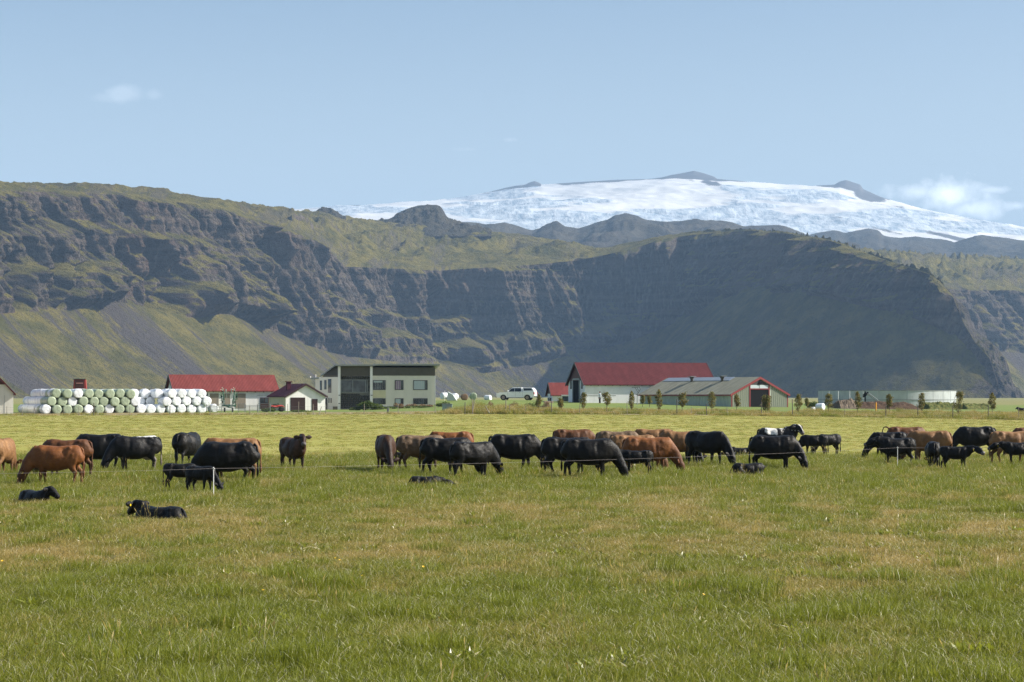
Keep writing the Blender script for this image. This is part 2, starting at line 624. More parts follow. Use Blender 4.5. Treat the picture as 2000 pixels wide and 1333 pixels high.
M_cliff = mountain_mat('cliff_rock')
main_tab = [
    (-900, 1620, 640, 375, 70, 1.0),
    (-500, 1800, 640, 375, 75, 1.0),
    (-200, 2010, 622, 374, 75, 1.0),
    (0, 2150, 612, 373, 75, 1.0),
    (150, 2260, 604, 375, 80, 1.0),
    (230, 2330, 586, 380, 90, 1.0),
    (300, 2380, 606, 388, 95, 1.0),
    (380, 2450, 622, 400, 90, 1.0),
    (440, 2510, 610, 412, 80, 1.0),
    (520, 2590, 640, 442, 70, 1.0),
    (580, 2660, 668, 458, 60, 1.0),
    (630, 2720, 684, 478, 56, 1.0),
    (670, 2770, 694, 520, 50, .9),
    (760, 2870, 706, 524, 50, .85),
    (860, 2970, 712, 528, 50, .85),
    (950, 3060, 730, 522, 50, .85),
    (1050, 3110, 708, 516, 50, .85),
    (1130, 3140, 690, 508, 48, .85),
    (1180, 3190, 680, 498, 50, .9),
    (1240, 3205, 662, 484, 58, 1.0),
    (1300, 3200, 640, 466, 64, 1.0),
    (1355, 3160, 612, 458, 66, .95),
    (1395, 3070, 590, 455, 64, .9),
    (1435, 2950, 575, 452, 62, .85),
    (1480, 2850, 570, 451, 62, .85),
    (1550, 2740, 570, 458, 60, .85),
    (1620, 2640, 580, 470, 58, .85),
    (1700, 2565, 600, 497, 48, .8),
    (1760, 2515, 612, 519, 30, .75),
    (1810, 2485, 628, 534, 22, .7),
    (1835, 2465, 640, 549, 18, .6),
    (1862, 2445, 654, 582, 14, .6),
    (1880, 2432, 672, 629, 9, .6),
    (1905, 2412, 698, 671, 6, .5),
    (1932, 2392, 728, 700, 5, .5),
    (1945, 2384, 760, 740, 4, .4),
    (1960, 2375, 786, 785, 4, .3),
]
main_sky = (np.array([-900, 0, 40, 100, 165, 200, 230, 290, 312, 340, 400, 450, 500, 560, 600, 660, 740, 870, 930, 1000, 1060, 1100, 1150, 1190, 1240, 1300, 1360, 1420, 1460, 1550, 1620, 1700, 1808, 1835, 1862, 1880, 1905, 1932, 1945, 1960.]),
            np.array([368, 359, 355, 361, 365, 363, 369, 369, 366, 376, 387, 393, 401, 408, 413, 420, 432, 434, 446, 458, 466, 474, 482, 487, 474, 459, 453, 449, 448, 456, 468, 496, 531, 548, 581, 628, 670, 699, 739, 784.]))
main_w = (np.array([-900, 200, 400, 560, 680, 950, 1100, 1180, 1260, 1350, 1500, 1800, 2000.]),
          np.array([220, 200, 200, 330, 520, 560, 420, 200, 130, 90, 50, 22, 10.]))
main_g = [(500, 568, 15, 90, -.2, .93), (275, 322, 28, 85, -.2, .62), (215, 240, 12, 30, .1, .6),
          (835, 905, 28, 62, -.1, .9), (1150, 1195, 34, 60, .2, 1.2), (1340, 1330, 16, 26, -.1, 1.2), (35, 48, 9, 34, -.2, .5), (92, 100, 7, 30, -.2, .5),
          (145, 120, 7, 24, -.2, .45), (330, 355, 9, 26, -.2, .5), (628, 640, 8, 25, .3, .9), (730, 740, 10, 24, -.2, .55),
          (1010, 1005, 9, 24, -.2, .35), (420, 455, 10, 20, .3, .9), (1010, 1120, 14, 26, -.1, .4),
          (205, 200, 26, -34, -.1, .42), (395, 400, 30, -30, -.1, .55), (470, 500, 16, -22, .0, .7), (1225, 1180, 16, -26, -.1, .45), (1290, 1250, 9, -20, .1, 1.2), (60, 70, 14, -18, -.1, .45), (118, 110, 9, -16, -.1, .4)]
main_b = [(-900, 520, .58, .74, 30), (-900, 300, .30, .40, 10), (150, 620, .22, .30, 8), (640, 1150, .22, .34, 30), (640, 1000, .48, .56, 16), (640, 1180, .06, .12, 10), (1150, 1300, .12, .3, 20)]
escarpment('mountain', main_tab, main_sky, 1480, (84, 250, 84), main_w, main_g, M_cliff, seed=2.3, benches=main_b, shear=-.15,
           face=lambda px: np.interp(px, [1000, 1350, 1450], [1, .5, .25]))



far_tab = [(1560, 2950, 640, 530, 60, .9), (1650, 3080, 640, 530, 60, .9), (1740, 3220, 655, 540, 60, .9), (1820, 3340, 665, 558, 60, .9), (1880, 3430, 672, 562, 60, .9), (1940, 3500, 684, 566, 60, .9),
           (2000, 3570, 690, 566, 60, .9), (2150, 3700, 700, 570, 60, .9), (2350, 3850, 705, 575, 60, .9)]
far_sky = (np.array([1600, 1730, 1800, 1900, 2000, 2400.]), np.array([484, 490, 494, 499, 506, 520.]))
escarpment('mountain_beyond', far_tab, far_sky, 360, (50, 100, 50), (np.array([1600, 2400.]), np.array([700, 700.])),
           [(1905, 1930, 9, 40, -.2, .9), (1960, 1975, 8, 30, -.2, .7)], M_cliff, seed=9.1)


def ridge_hill(name, pts, D, depth_f, y_low, ncol, nrow, mat, rough=10.0, wl_=300.0, seed=0.0, back=900.0, rimrough=2.0, power=1.0):
    pts = np.array(pts, float)
    px = np.linspace(pts[0, 0], pts[-1, 0], ncol)
    ys = np.interp(px, pts[:, 0], pts[:, 1])
    kk = np.ones(5) / 5
    ys = np.convolve(np.pad(ys, 2, 'edge'), kk, 'valid')
    t = np.linspace(0, 1, nrow)[:, None]
    Dd = (D - depth_f * (1 - t)) * np.ones((1, ncol))
    zt = wz(ys, D)
    zl = wz(y_low, D - depth_f)
    X = wx(px[None, :], Dd)
    zz = zl + (zt - zl) * t ** power
    e = np.sin(np.pi * np.clip(t, 0, 1)) ** .6
    zz = zz + e * rough * ((ridged(X / wl_ + seed, Dd / wl_, 5, .55) - .5) * 2 + fbm(X / wl_ * 3, Dd / wl_ * 3, oct=4))
    zz[-1] += fbm(X[-1] / (wl_ * .12), X[-1] * 0 + seed, oct=4) * rimrough
    X2 = wx(px, D + back)
    X = np.concatenate([X, X2[None, :]])
    Y = np.concatenate([Dd, np.full((1, ncol), D + back)])
    Z = np.concatenate([zz, (zt * .6)[None, :]])
    U = X
    V = Y
    n = X.shape[0]
    me = grid_mesh(name, X, Y, Z, uv=(U, V), attrs={'talus': np.full(X.shape, .5), 'lush': np.zeros(X.shape), 'along': X, 'craggy': np.full(X.shape, .3)})
    o = link(name, me, None, mat)
    tag(o, kind='structure')
    return o


M_crag = mountain_mat('dark_crag_rock', 1.0, .3, .8)
M_far = mountain_mat('far_hill_rock', .6, .2, .85)
M_crag0 = mountain_mat('headland_rock', 1.0, .3, .5)
ridge_hill('headland', [(1700, 700), (1785, 540), (1803, 525), (1819, 540), (1839, 553), (1858, 572), (1872, 589), (1886, 600), (1894, 613), (1899, 640), (1910, 652), (1922, 659), (1944, 676), (1957, 692), (1966, 706), (1973, 727), (1979, 758), (1992, 775), (2004, 786)],
           2640, 120, 786, 240, 120, M_crag0, 15, 50, 3.0, 120, 3.0, .9)
# knob and table hill standing on the plateau
ridge_hill('hill_knob', [(596, 430), (612, 418), (622, 408), (632, 406), (648, 409), (660, 417), (676, 428)], 3480, 120, 436, 90, 40, M_crag, 6, 30, 1.0, 160, 1.5, .6)
ridge_hill('table_hill', [(690, 446), (720, 436), (760, 428), (780, 418), (795, 408), (815, 402), (835, 401), (855, 402), (864, 408), (872, 424), (890, 434), (925, 446), (960, 458)],
           3760, 330, 462, 220, 70, M_crag, 12, 70, 4.0, 300, 1.8, .8)
# blue hills below the ice
ridge_hill('far_hills', [(820, 436), (900, 434), (950, 440), (985, 436), (1010, 444), (1040, 452), (1060, 444), (1085, 438), (1105, 443), (1130, 447), (1160, 437), (1185, 430), (1200, 420), (1222, 417), (1245, 422), (1262, 430),
                         (1300, 434), (1350, 435), (1390, 431), (1430, 434), (1450, 443), (1480, 440), (1530, 442), (1560, 452), (1600, 470), (1680, 490)],
           5200, 1100, 520, 520, 90, M_far, 30, 400, 7.0, 900, 5)
ridge_hill('far_ridge', [(1480, 470), (1560, 464), (1600, 454), (1630, 450), (1650, 456), (1680, 450), (1695, 447), (1716, 449), (1724, 460), (1760, 466), (1790, 462), (1830, 468), (1865, 474), (1890, 466), (1915, 459), (1940, 462), (2000, 470), (2150, 480), (2400, 500)],
           6700, 1500, 540, 520, 90, M_far, 30, 600, 2.0, 900, 6)
ridge_hill('blue_ridge', [(520, 424), (580, 414), (600, 410), (630, 405), (660, 402), (700, 401), (730, 403), (760, 408), (800, 420)], 10800, 900, 430, 200, 30, M_far, 20, 500, 5.0, 900, 6)


def glacier_mat():
    k = NM('glacier_ice', .6, .3)
    p = k.pos()
    uv = k.uv()
    rockm = k.attr('rocky').outputs['Fac']
    crev = k.attr('crev').outputs['Fac']
    a = k.noise(k.scale(uv, (.0008, .0030, 1)), 1.0, 7, .53, .5)
    b = k.noise(k.scale(uv, (.020, .007, 1)), 1.0, 5, .75)
    c0 = k.noise(k.scale(uv, (.0035, .0012, 1)), 1.0, 6, .6, .6)
    snow = k.mix(k.ramp(c0, .4, .7), (.60, .605, .61), (.46, .48, .505))
    ice = k.mix(k.ramp(b, .30, .66), (.15, .215, .29), (.52, .57, .62))
    rock = k.mix(b, (.055, .052, .056), (.10, .095, .095))
    m = k.math('ADD', a, k.math('MULTIPLY_ADD', crev, .34, -.17))
    c = k.mix(k.ramp(m, .505, .565, 0, 1), snow, ice)
    m2 = k.math('ADD', k.math('MULTIPLY_ADD', b, .35, -.17), rockm)
    m2 = k.math('ADD', m2, k.math('MULTIPLY_ADD', c0, .9, -.40))
    c = k.mix(k.ramp(m2, .45, .56), c, rock)
    k.bump(k.math('MULTIPLY', b, k.ramp(m, .45, .6, .05, 1)), .8, 14)
    return k.color(c)


gl_pts = np.array([(480, 436), (560, 424), (600, 414), (640, 413), (700, 411), (745, 408), (770, 405), (800, 402), (840, 397), (870, 392), (900, 387), (930, 381), (960, 375), (985, 369), (1008, 364), (1025, 362), (1034, 357), (1044, 354), (1052, 357), (1058, 361),
                   (1100, 358), (1150, 355), (1200, 352), (1260, 351), (1290, 349), (1310, 343), (1335, 338), (1355, 334), (1375, 339), (1395, 346), (1402, 352), (1420, 354), (1460, 357), (1500, 361), (1540, 365), (1580, 366), (1600, 363), (1630, 361), (1640, 355),
                   (1652, 352), (1680, 361), (1686, 370), (1700, 376), (1720, 386), (1740, 392), (1770, 400), (1800, 409), (1830, 415), (1860, 420), (1900, 430), (1950, 440), (2000, 447), (2100, 462), (2300, 490), (2500, 510.)])
px = np.linspace(480, 2500, 760)
nr = 170
t = np.linspace(0, 1, nr)[:, None]
ys = np.interp(px, gl_pts[:, 0], gl_pts[:, 1])
GD, GL = 10000.0, 7700.0
Dd = (GL + (GD - GL) * t) * np.ones((1, len(px)))
gx = wx(px[None, :], Dd)
zt = wz(ys, GD)
ylow = np.interp(px, [480, 800, 1000, 1300, 1700, 2000, 2500], [440, 445, 470, 480, 490, 500, 560])
zl = wz(ylow, GL)
smoothtop = wz(np.interp(px, [480, 600, 840, 960, 1060, 1300, 1500, 1640, 1740, 1860, 2000, 2500], [436, 416, 397, 376, 361, 351, 361, 367, 393, 421, 447, 510]), GD)
bump_ = (zt - smoothtop)
zz = zl + (smoothtop - zl) * (1 - (1 - t) ** 1.25) + bump_ * np.clip((t - .82) / .18, 0, 1) ** 1.2
zz = zz + np.sin(np.pi * t) ** .7 * (60 * fbm(gx / 1500, Dd / 1100, oct=5, gain=.55) + 26 * (ridged(gx / 500, Dd / 300, 4) - .5))
rocky = np.clip(bump_ / 8.0, 0, 1) * np.clip((t - .84) / .06, 0, 1) * 1.2
pxg = px[None, :] * np.ones_like(t)
yg = HY - (zz - CZ) / Dd * F
for (cx_, cy_, rx_, ry_, am) in ((1385, 356, 34, 12, .6), (1345, 350, 50, 9, .45), (1700, 385, 45, 12, .75), (1665, 366, 30, 10, .8), (1770, 420, 60, 10, .35), (1850, 440, 60, 7, .4),
                                 (1250, 386, 55, 7, .30), (1570, 430, 30, 5, .25), (1060, 398, 50, 5, .25), (950, 378, 20, 3, .5), (1740, 402, 70, 8, .45), (1650, 372, 70, 6, .4), (1640, 425, 90, 5, .42), (1720, 448, 110, 7, .5), (1850, 462, 120, 7, .55), (1950, 470, 90, 7, .5), (1480, 410, 60, 4, .36), (1330, 412, 40, 4, .34), (1180, 402, 60, 4, .36), (1000, 408, 70, 3, .34), (1560, 390, 70, 4, .34), (1900, 448, 60, 4, .42)):
    sl_ = (pxg - cx_) * .22 * (1 if cx_ > 1300 else 0)
    rocky = np.maximum(rocky, am * np.exp(-(((pxg - cx_) / rx_) ** 2 + ((yg - cy_ - sl_) / ry_) ** 2)))
crev = .5 + .5 * np.clip(fbm(pxg / 180, yg / 22, 4.4, oct=3) * 3, -1, 1)
for (cx_, cy_, rx_, ry_, am) in ((1100, 425, 190, 22, 1), (1400, 425, 90, 14, 1.0), (1550, 445, 200, 22, 1), (1180, 385, 120, 10, .8), (1700, 430, 160, 16, 1), (700, 412, 120, 8, .5)):
    crev = crev + .6 * am * np.exp(-(((pxg - cx_) / rx_) ** 2 + ((yg - cy_) / ry_) ** 2))
crev = np.clip(crev - .35 * np.clip((t - .55) / .3, 0, 1), 0, 1.3)
gx = np.concatenate([gx, wx(px, GD + 2500)[None, :]])
gy = np.concatenate([Dd, np.full((1, len(px)), GD + 2500.)])
gzz = np.concatenate([zz, (zt * .8)[None, :]])
ro = np.concatenate([rocky, rocky[-1:]])
cr = np.concatenate([crev, crev[-1:]])
gme = grid_mesh('glacier', gx, gy, gzz, uv=(gx, gy), attrs={'rocky': ro, 'crev': cr})
tag(link('glacier', gme, None, glacier_mat()), kind='structure')

# ------------------------------------------------------------------ the air
hb = bmesh.new()
bmesh.ops.create_cube(hb, size=1.0)
hm = bpy.data.meshes.new('haze')
hb.to_mesh(hm)
hb.free()
haze = link('haze', hm)
haze.scale = (60000, 31500, 1640)
haze.location = (0, 31500 / 2 - 400, 1640 / 2 - 3.0)
km = bpy.data.materials.new('haze_air')
km.use_nodes = True
for n in list(km.node_tree.nodes):
    if n.type == 'BSDF_PRINCIPLED':
        km.node_tree.nodes.remove(n)
hv = km.node_tree.nodes.new('ShaderNodeVolumePrincipled')
hv.inputs['Color'].default_value = (.42, .66, 1.0, 1)
hv.inputs['Density'].default_value = 6.6e-5
hv.inputs['Anisotropy'].default_value = 0.0
km.node_tree.links.new(hv.outputs[0], km.node_tree.nodes['Material Output'].inputs['Volume'])
hm.materials.append(km)
tag(haze, kind='stuff')
# ------------------------------------------------------------------ grass
hid = bpy.data.collections.new('grass_sources')     # never linked: only read by the scattering nodes


def blade_clump(name, n, rad, hmin, hmax, w, lean, seed, mat, heads=False, broad=False):
    r = np.random.RandomState(seed)
    vs, fs, tips, pales = [], [], [], []
    for i in range(n):
        a = r.uniform(0, 6.283)
        q = rad * math.sqrt(r.uniform(0, 1))
        bx, by = q * math.cos(a), q * math.sin(a)
        nv0 = len(vs)
        h = r.uniform(hmin, hmax)
        ld = r.uniform(0, 6.283)
        le = abs(r.normal(0, lean)) * h
        lx, ly = le * math.cos(ld) + h * .10, le * math.sin(ld)
        wd = r.uniform(0, 3.1416)
        pale = 1.0 if r.uniform() < .05 else r.uniform(0, .5)
        ww = w * r.uniform(.7, 1.4)
        dx, dy = ww * math.cos(wd) * .5, ww * math.sin(wd) * .5
        b = len(vs)
        vs += [(bx - dx, by - dy, -.03), (bx + dx, by + dy, -.03),
               (bx - dx * .9 + lx * .35, by - dy * .9 + ly * .35, h * .55), (bx + dx * .9 + lx * .35, by + dy * .9 + ly * .35, h * .55)]
        if heads:
            vs += [(bx + lx * .9 - dx * .8, by + ly * .9 - dy * .8, h * .93), (bx + lx * .9 + dx * .8, by + ly * .9 + dy * .8, h * .93),
                   (bx + lx - dx * 5, by + ly - dy * 5, h * 1.03), (bx + lx + dx * 5, by + ly + dy * 5, h * 1.03), (bx + lx * 1.12, by + ly * 1.12, h * 1.15)]
            fs += [(b, b + 1, b + 3, b + 2), (b + 2, b + 3, b + 5, b + 4), (b + 4, b + 5, b + 7, b + 6), (b + 6, b + 7, b + 8)]
            tips += [0, 0, .5, .5, 1, 1, 1, 1, 1]
        else:
            dz = r.uniform(.86, 1.0)
            vs += [(bx + lx, by + ly, h * dz)]
            fs += [(b, b + 1, b + 3, b + 2), (b + 2, b + 3, b + 4)]
            tips += [0, 0, .55, .55, 1]
        pales += [pale] * (len(vs) - nv0)
    me = bpy.data.meshes.new(name)
    me.from_pydata(vs, [], fs)
    at = me.attributes.new('tip', 'FLOAT', 'POINT')
    at.data.foreach_set('value', np.array(tips, np.float32))
    at = me.attributes.new('pale', 'FLOAT', 'POINT')
    at.data.foreach_set('value', np.array(pales, np.float32))
    me.materials.append(mat)
    me.polygons.foreach_set('use_smooth', [True] * len(me.polygons))
    o = bpy.data.objects.new(name, me)
    return o


def grass_mat():
    k = NM('grass_blades', .38, .5)
    tint = k.attr('tint', 'INSTANCER').outputs['Fac']
    tip = k.attr('tip').outputs['Fac']
    p = k.pos()
    n = k.noise(k.scale(p, (5, 5, 0)), 1.0, 3, .6)
    n2 = k.noise(k.scale(p, (60, 60, 0)), 1.0, 1, .5)
    green = k.mix(n, (.128, .160, .013), (.270, .285, .028))
    dry = k.mix(n, (.34, .245, .075), (.50, .385, .13))
    t = k.math('ADD', tint, k.math('MULTIPLY_ADD', n2, 1.2, -.6))
    t = k.math('ADD', t, k.math('MULTIPLY_ADD', tip, .3, -.12))
    pale = k.attr('pale').outputs['Fac']
    t = k.math('ADD', t, k.math('MULTIPLY_ADD', pale, .5, -.12))
    c = k.mix(k.ramp(t, .30, .85), green, dry)
    c = k.mix(k.ramp(pale, .8, .9), c, (.72, .66, .44))
    k.color(c)
    tr = k.n.new('ShaderNodeBsdfTranslucent')
    k.l.new(c, tr.inputs['Color'])
    mx = k.n.new('ShaderNodeMixShader')
    mx.inputs[0].default_value = .48
    k.l.new(k.b.outputs[0], mx.inputs[1])
    k.l.new(tr.outputs[0], mx.inputs[2])
    k.l.new(mx.outputs[0], k.n['Material Output'].inputs['Surface'])
    return k.m


M_grass = grass_mat()


def source(cname, objs):
    c = bpy.data.collections.new(cname)
    for o in objs:
        c.objects.link(o)
    return c


def scatter(name, P, rot, scl, tint, coll, kind='stuff', label=None, cat=None):
    """one object whose points carry the clumps (geometry nodes instances)"""
    me = bpy.data.meshes.new(name)
    me.vertices.add(len(P))
    me.vertices.foreach_set('co', P.astype(np.float32).ravel())
    for nm, a in (('rotz', rot), ('tint', tint), ('sc_xy', scl[:, 0]), ('sc_z', scl[:, 1])):
        at = me.attributes.new(nm, 'FLOAT', 'POINT')
        at.data.foreach_set('value', a.astype(np.float32))
    at = me.attributes.new('pick', 'INT', 'POINT')
    at.data.foreach_set('value', np.random.RandomState(len(P)).randint(0, len(coll.objects), len(P)).astype(np.int32))
    o = link(name, me)
    g = bpy.data.node_groups.new(name + '_scatter', 'GeometryNodeTree')
    g.interface.new_socket('Geometry', in_out='INPUT', socket_type='NodeSocketGeometry')
    g.interface.new_socket('Geometry', in_out='OUTPUT', socket_type='NodeSocketGeometry')
    N, L = g.nodes, g.links
    gi, go = N.new('NodeGroupInput'), N.new('NodeGroupOutput')
    iop = N.new('GeometryNodeInstanceOnPoints')
    ci = N.new('GeometryNodeCollectionInfo')
    ci.inputs['Collection'].default_value = coll
    ci.inputs['Separate Children'].default_value = True
    ci.inputs['Reset Children'].default_value = True
    iop.inputs['Pick Instance'].default_value = True

    def na(nm, t='FLOAT'):
        n = N.new('GeometryNodeInputNamedAttribute')
        n.data_type = t
        n.inputs[0].default_value = nm
        return n.outputs[0]
    cr = N.new('ShaderNodeCombineXYZ')
    L.new(na('rotz'), cr.inputs[2])
    cs = N.new('ShaderNodeCombineXYZ')
    a = na('sc_xy')
    L.new(a, cs.inputs[0])
    L.new(a, cs.inputs[1])
    L.new(na('sc_z'), cs.inputs[2])
    L.new(gi.outputs[0], iop.inputs['Points'])
    L.new(ci.outputs[0], iop.inputs['Instance'])
    L.new(na('pick', 'INT'), iop.inputs['Instance Index'])
    L.new(cr.outputs[0], iop.inputs['Rotation'])
    L.new(cs.outputs[0], iop.inputs['Scale'])
    L.new(iop.outputs[0], go.inputs[0])
    m = o.modifiers.new('scatter', 'NODES')
    m.node_group = g
    tag(o, label, cat, None, kind)
    return o


src_grass = source('src_grass', [blade_clump('grass_clump', 46, .17, .07, .19, .0056, .75, 11 + i, M_grass) for i in range(7)])
src_stalk = source('src_stalk', [blade_clump('stalk_clump', 5, .22, .28, .52, .0032, .35, 40 + i, M_grass, heads=True) for i in range(5)])
src_dry = source('src_dry', [blade_clump('dry_clump', 60, .30, .25, .75, .011, .35, 60 + i, M_grass) for i in range(5)])
src_broad = source('src_broad', [blade_clump('leaf_clump', 16, .12, .10, .17, .035, .9, 80 + i, M_grass) for i in range(4)])


def pts_in(n_per, d0, d1, seed, spread=1.14):
    r = np.random.RandomState(seed)
    area = .257 * spread * (d1 * d1 - d0 * d0) + 2 * (d1 - d0)
    n = int(n_per * area)
    u = r.uniform(0, 1, n)
    d = np.sqrt(d0 * d0 + u * (d1 * d1 - d0 * d0))
    x = r.uniform(-1, 1, n) * (.257 * spread * d + 1.0)
    return x, d, r


def dryness(x, y):
    z = np.interp(y, [15, 20, 26, 31, 38, 48, 54, 62, 75, 95], [.16, .17, .24, .44, .56, .44, .26, .15, .15, .30])
    return z + .42 * fbm(x / 2.6, y / 4.5, 1.7, oct=4) * 1.7 + .16 * perlin(x / .6, y / .9, 7.1)


def edge_y(x):
    return 88 + 3.5 * perlin(x / 14, 3.3) + 2.0 * perlin(x / 3.0, 9.1)


P_all = []
for (dens, d0, d1, sd) in ((48, 15.5, 30, 1), (30, 30, 48, 2), (19, 48, 97, 3)):
    x, y, r = pts_in(dens, d0, d1, sd)
    ok = y < edge_y(x) + r.normal(0, 1.6, len(x))
    x, y = x[ok], y[ok]
    n = len(x)
    dr = dryness(x, y)
    tall = np.interp(y, [15, 28, 34, 46, 54, 62, 90], [.82, .80, .66, .68, 1.0, 1.2, 1.15]) * (1 + .35 * fbm(x / 1.3, y / 1.8, 2.2, oct=3) * 1.5)
    tuft = np.clip((perlin(x / .8, y / 1.1, 5.5) - .36) / .10, 0, 1)
    hz = tall * (1 + .85 * tuft) * r.uniform(.75, 1.2, n)
    tint = dr - .45 * tuft + r.normal(0, .10, n)
    sxy = r.uniform(.8, 1.25, n) * np.interp(y, [15, 40, 95], [1, 1.15, 1.5])
    P_all.append((np.stack([x, y, ground_z(x, y)], 1), r.uniform(0, .9, n), np.stack([sxy, hz], 1), tint))
scatter('long_grass', *[np.concatenate([q[i] for q in P_all]) for i in range(4)], src_grass, label='long green and straw coloured pasture grass in the foreground', cat='grass')

# taller flowering stalks
x, y, r = pts_in(.9, 16, 92, 21)
keep = perlin(x / 5, y / 8, 3.9) + r.uniform(-.35, .35, len(x)) > .05
x, y = x[keep], y[keep]
n = len(x)
scatter('grass_stalks', np.stack([x, y, ground_z(x, y)], 1), r.uniform(0, 6.28, n), np.stack([np.ones(n), r.uniform(.6, 1.15, n)], 1), np.full(n, .62) + r.normal(0, .15, n), src_stalk,
        label='thin seeding grass stalks rising above the pasture grass', cat='grass')
# broad dark leaves in patches
x, y, r = pts_in(2.4, 16, 80, 22)
keep = perlin(x / 2.2, y / 1.6, 8.8) > .32
x, y = x[keep], y[keep]
n = len(x)
scatter('broadleaf_weeds', np.stack([x, y, ground_z(x, y)], 1), r.uniform(0, 6.28, n), np.stack([np.full(n, 1.3), r.uniform(.6, 1.1, n)], 1), np.full(n, -.25), src_broad,
        label='low dark green broadleaf weeds growing in patches in the pasture', cat='weeds')
# stubble tufts of the mown field
r = np.random.RandomState(31)
n = 42000
u = r.uniform(0, 1, n)
d = np.sqrt(90. ** 2 + u * (226. ** 2 - 90. ** 2))
x = r.uniform(-1, 1, n) * (.27 * d)
lump = perlin(x / 3.0, d / 4.5, 4.1) + .5 * perlin(x / .9, d / 1.2, 6.1)
sel = lump * .6 + r.uniform(-.5, .5, n) > -.05
x, d, lump = x[sel], d[sel], lump[sel]
n = len(x)
scatter('mown_grass', np.stack([x, d, ground_z(x, d)], 1), r.uniform(0, 6.28, n), np.stack([r.uniform(1.0, 2.0, n), r.uniform(.2, .5, n)], 1), .42 - .2 * lump + r.normal(0, .22, n), src_grass,
        label='short tufts of regrowing grass on the mown hay field', cat='grass')
# rough dry grass along the fence line
x = r.uniform(-66, 66, 16000)
d = r.uniform(226, 239.5, 16000)
px_ = 1000 + x / d * F
dens_ = np.interp(px_, [-50, 420, 600, 850, 900, 1070, 1300, 2000, 2100], [.28, .20, .10, .25, .9, 1.0, .8, .9, .9])
wdt = np.interp(px_, [0, 850, 900, 2000], [4, 3, 11, 13.5])
keep = (r.uniform(0, 1, len(x)) < dens_) & (d - 226 < wdt) & (perlin(x / 3.5, d / 3, 2.5) > -.25)
x, d, px_ = x[keep], d[keep], px_[keep]
n = len(x)
hh = np.interp(px_, [0, 850, 930, 1080, 1300, 1800, 2000], [.55, .5, 1.6, 1.0, .75, .85, 1.0]) * (1 + .5 * perlin(x / 2.2, d / 2, 1.5))
hh = hh * np.interp(d, [226, 228, 240], [.5, .9, 1.1])
scatter('rough_grass', np.stack([x, d, ground_z(x, d)], 1), r.uniform(0, 6.28, n), np.stack([r.uniform(.8, 1.5, n), np.maximum(hh, .25) * r.uniform(.7, 1.2, n)], 1), .48 + .45 * perlin(x / 2.5, d / 2, 8.5) + r.normal(0, .2, n), src_dry,
        label='rough straw coloured grass along the fence between field and farmyard', cat='grass')
# buttercups
x, y, r = pts_in(.09, 16.5, 34, 77)
n = len(x)
fb = bmesh.new()
for i in range(n):
    zz_ = gz(x[i], y[i])
    hh_ = r.uniform(.14, .24)
    mtx = Matrix.Translation((x[i], y[i], zz_ + hh_)) @ Euler((r.uniform(-.6, .6), r.uniform(-.6, .6), r.uniform(0, 6))).to_matrix().to_4x4()
    for q in range(5):
        a = q * 1.2566
        v = [fb.verts.new(mtx @ Vector(c)) for c in ((0, 0, 0), (.016 * math.cos(a - .5), .016 * math.sin(a - .5), .008), (.022 * math.cos(a), .022 * math.sin(a), .012), (.016 * math.cos(a + .5), .016 * math.sin(a + .5), .008))]
        fb.faces.new(v)
fm = bpy.data.meshes.new('buttercups')
fb.to_mesh(fm)
fb.free()
tag(link('buttercups', fm, None, mat_simple('petal_yellow', (.75, .48, .03), .5, .3, .1)), 'scattered tiny yellow buttercup flowers in the near grass', 'flowers', kind='stuff')
# ------------------------------------------------------------------ cattle


def loft(bm, rings, lat=None, seg=14, ex=2.0):
    """rings: (centre, half width, half height[, lateral]) joined into one closed tube"""
    cs = [Vector(r[0]) for r in rings]
    prev = None
    n = len(rings)
    for i, r in enumerate(rings):
        t = (cs[min(i + 1, n - 1)] - cs[max(i - 1, 0)])
        t.normalize()
        la = Vector(r[3]) if len(r) > 3 else Vector(lat or (0, 1, 0))
        la = (la - t * la.dot(t)).normalized()
        up = t.cross(la)
        ring = []
        for k in range(seg):
            a = 2 * math.pi * k / seg
            c, s_ = math.cos(a), math.sin(a)
            c = math.copysign(abs(c) ** (2 / ex), c)
            s_ = math.copysign(abs(s_) ** (2 / ex), s_)
            ring.append(bm.verts.new(cs[i] + la * c * r[1] + up * s_ * r[2]))
        if prev:
            for k in range(seg):
                bm.faces.new((prev[k], prev[(k + 1) % seg], ring[(k + 1) % seg], ring[k]))
        else:
            bm.faces.new(ring[::-1])
        prev = ring
    bm.faces.new(prev)
    return bm


def ellip(bm, c, r, seg=10):
    m = Matrix.Translation(c) @ Matrix.Diagonal((r[0], r[1], r[2], 1))
    bmesh.ops.create_uvsphere(bm, u_segments=seg, v_segments=seg - 2, radius=1.0, matrix=m)


_tmp = bpy.data.collections.new('work')


def remeshed(bm, voxel, smooth=4):
    me = bpy.data.meshes.new('work')
    bmesh.ops.recalc_face_normals(bm, faces=bm.faces)
    bm.to_mesh(me)
    bm.free()
    o = bpy.data.objects.new('work', me)
    COL.objects.link(o)
    m = o.modifiers.new('r', 'REMESH')
    m.mode = 'VOXEL'
    m.voxel_size = voxel
    m.use_smooth_shade = True
    s_ = o.modifiers.new('s', 'SMOOTH')
    s_.factor = .55
    s_.iterations = smooth
    dg = bpy.context.evaluated_depsgraph_get()
    dg.update()
    out = bpy.data.meshes.new_from_object(o.evaluated_get(dg))
    bpy.data.objects.remove(o)
    bpy.data.meshes.remove(me)
    return out


def swing(pts, piv, ang):
    c, s_ = math.cos(ang), math.sin(ang)
    out = []
    for (p, w, h) in pts:
        dx, dz = p[0] - piv[0], p[2] - piv[1]
        x, z = piv[0] + dx * c + dz * s_, piv[1] - dx * s_ + dz * c
        out.append(((x, p[1], z), w, h))
    return out


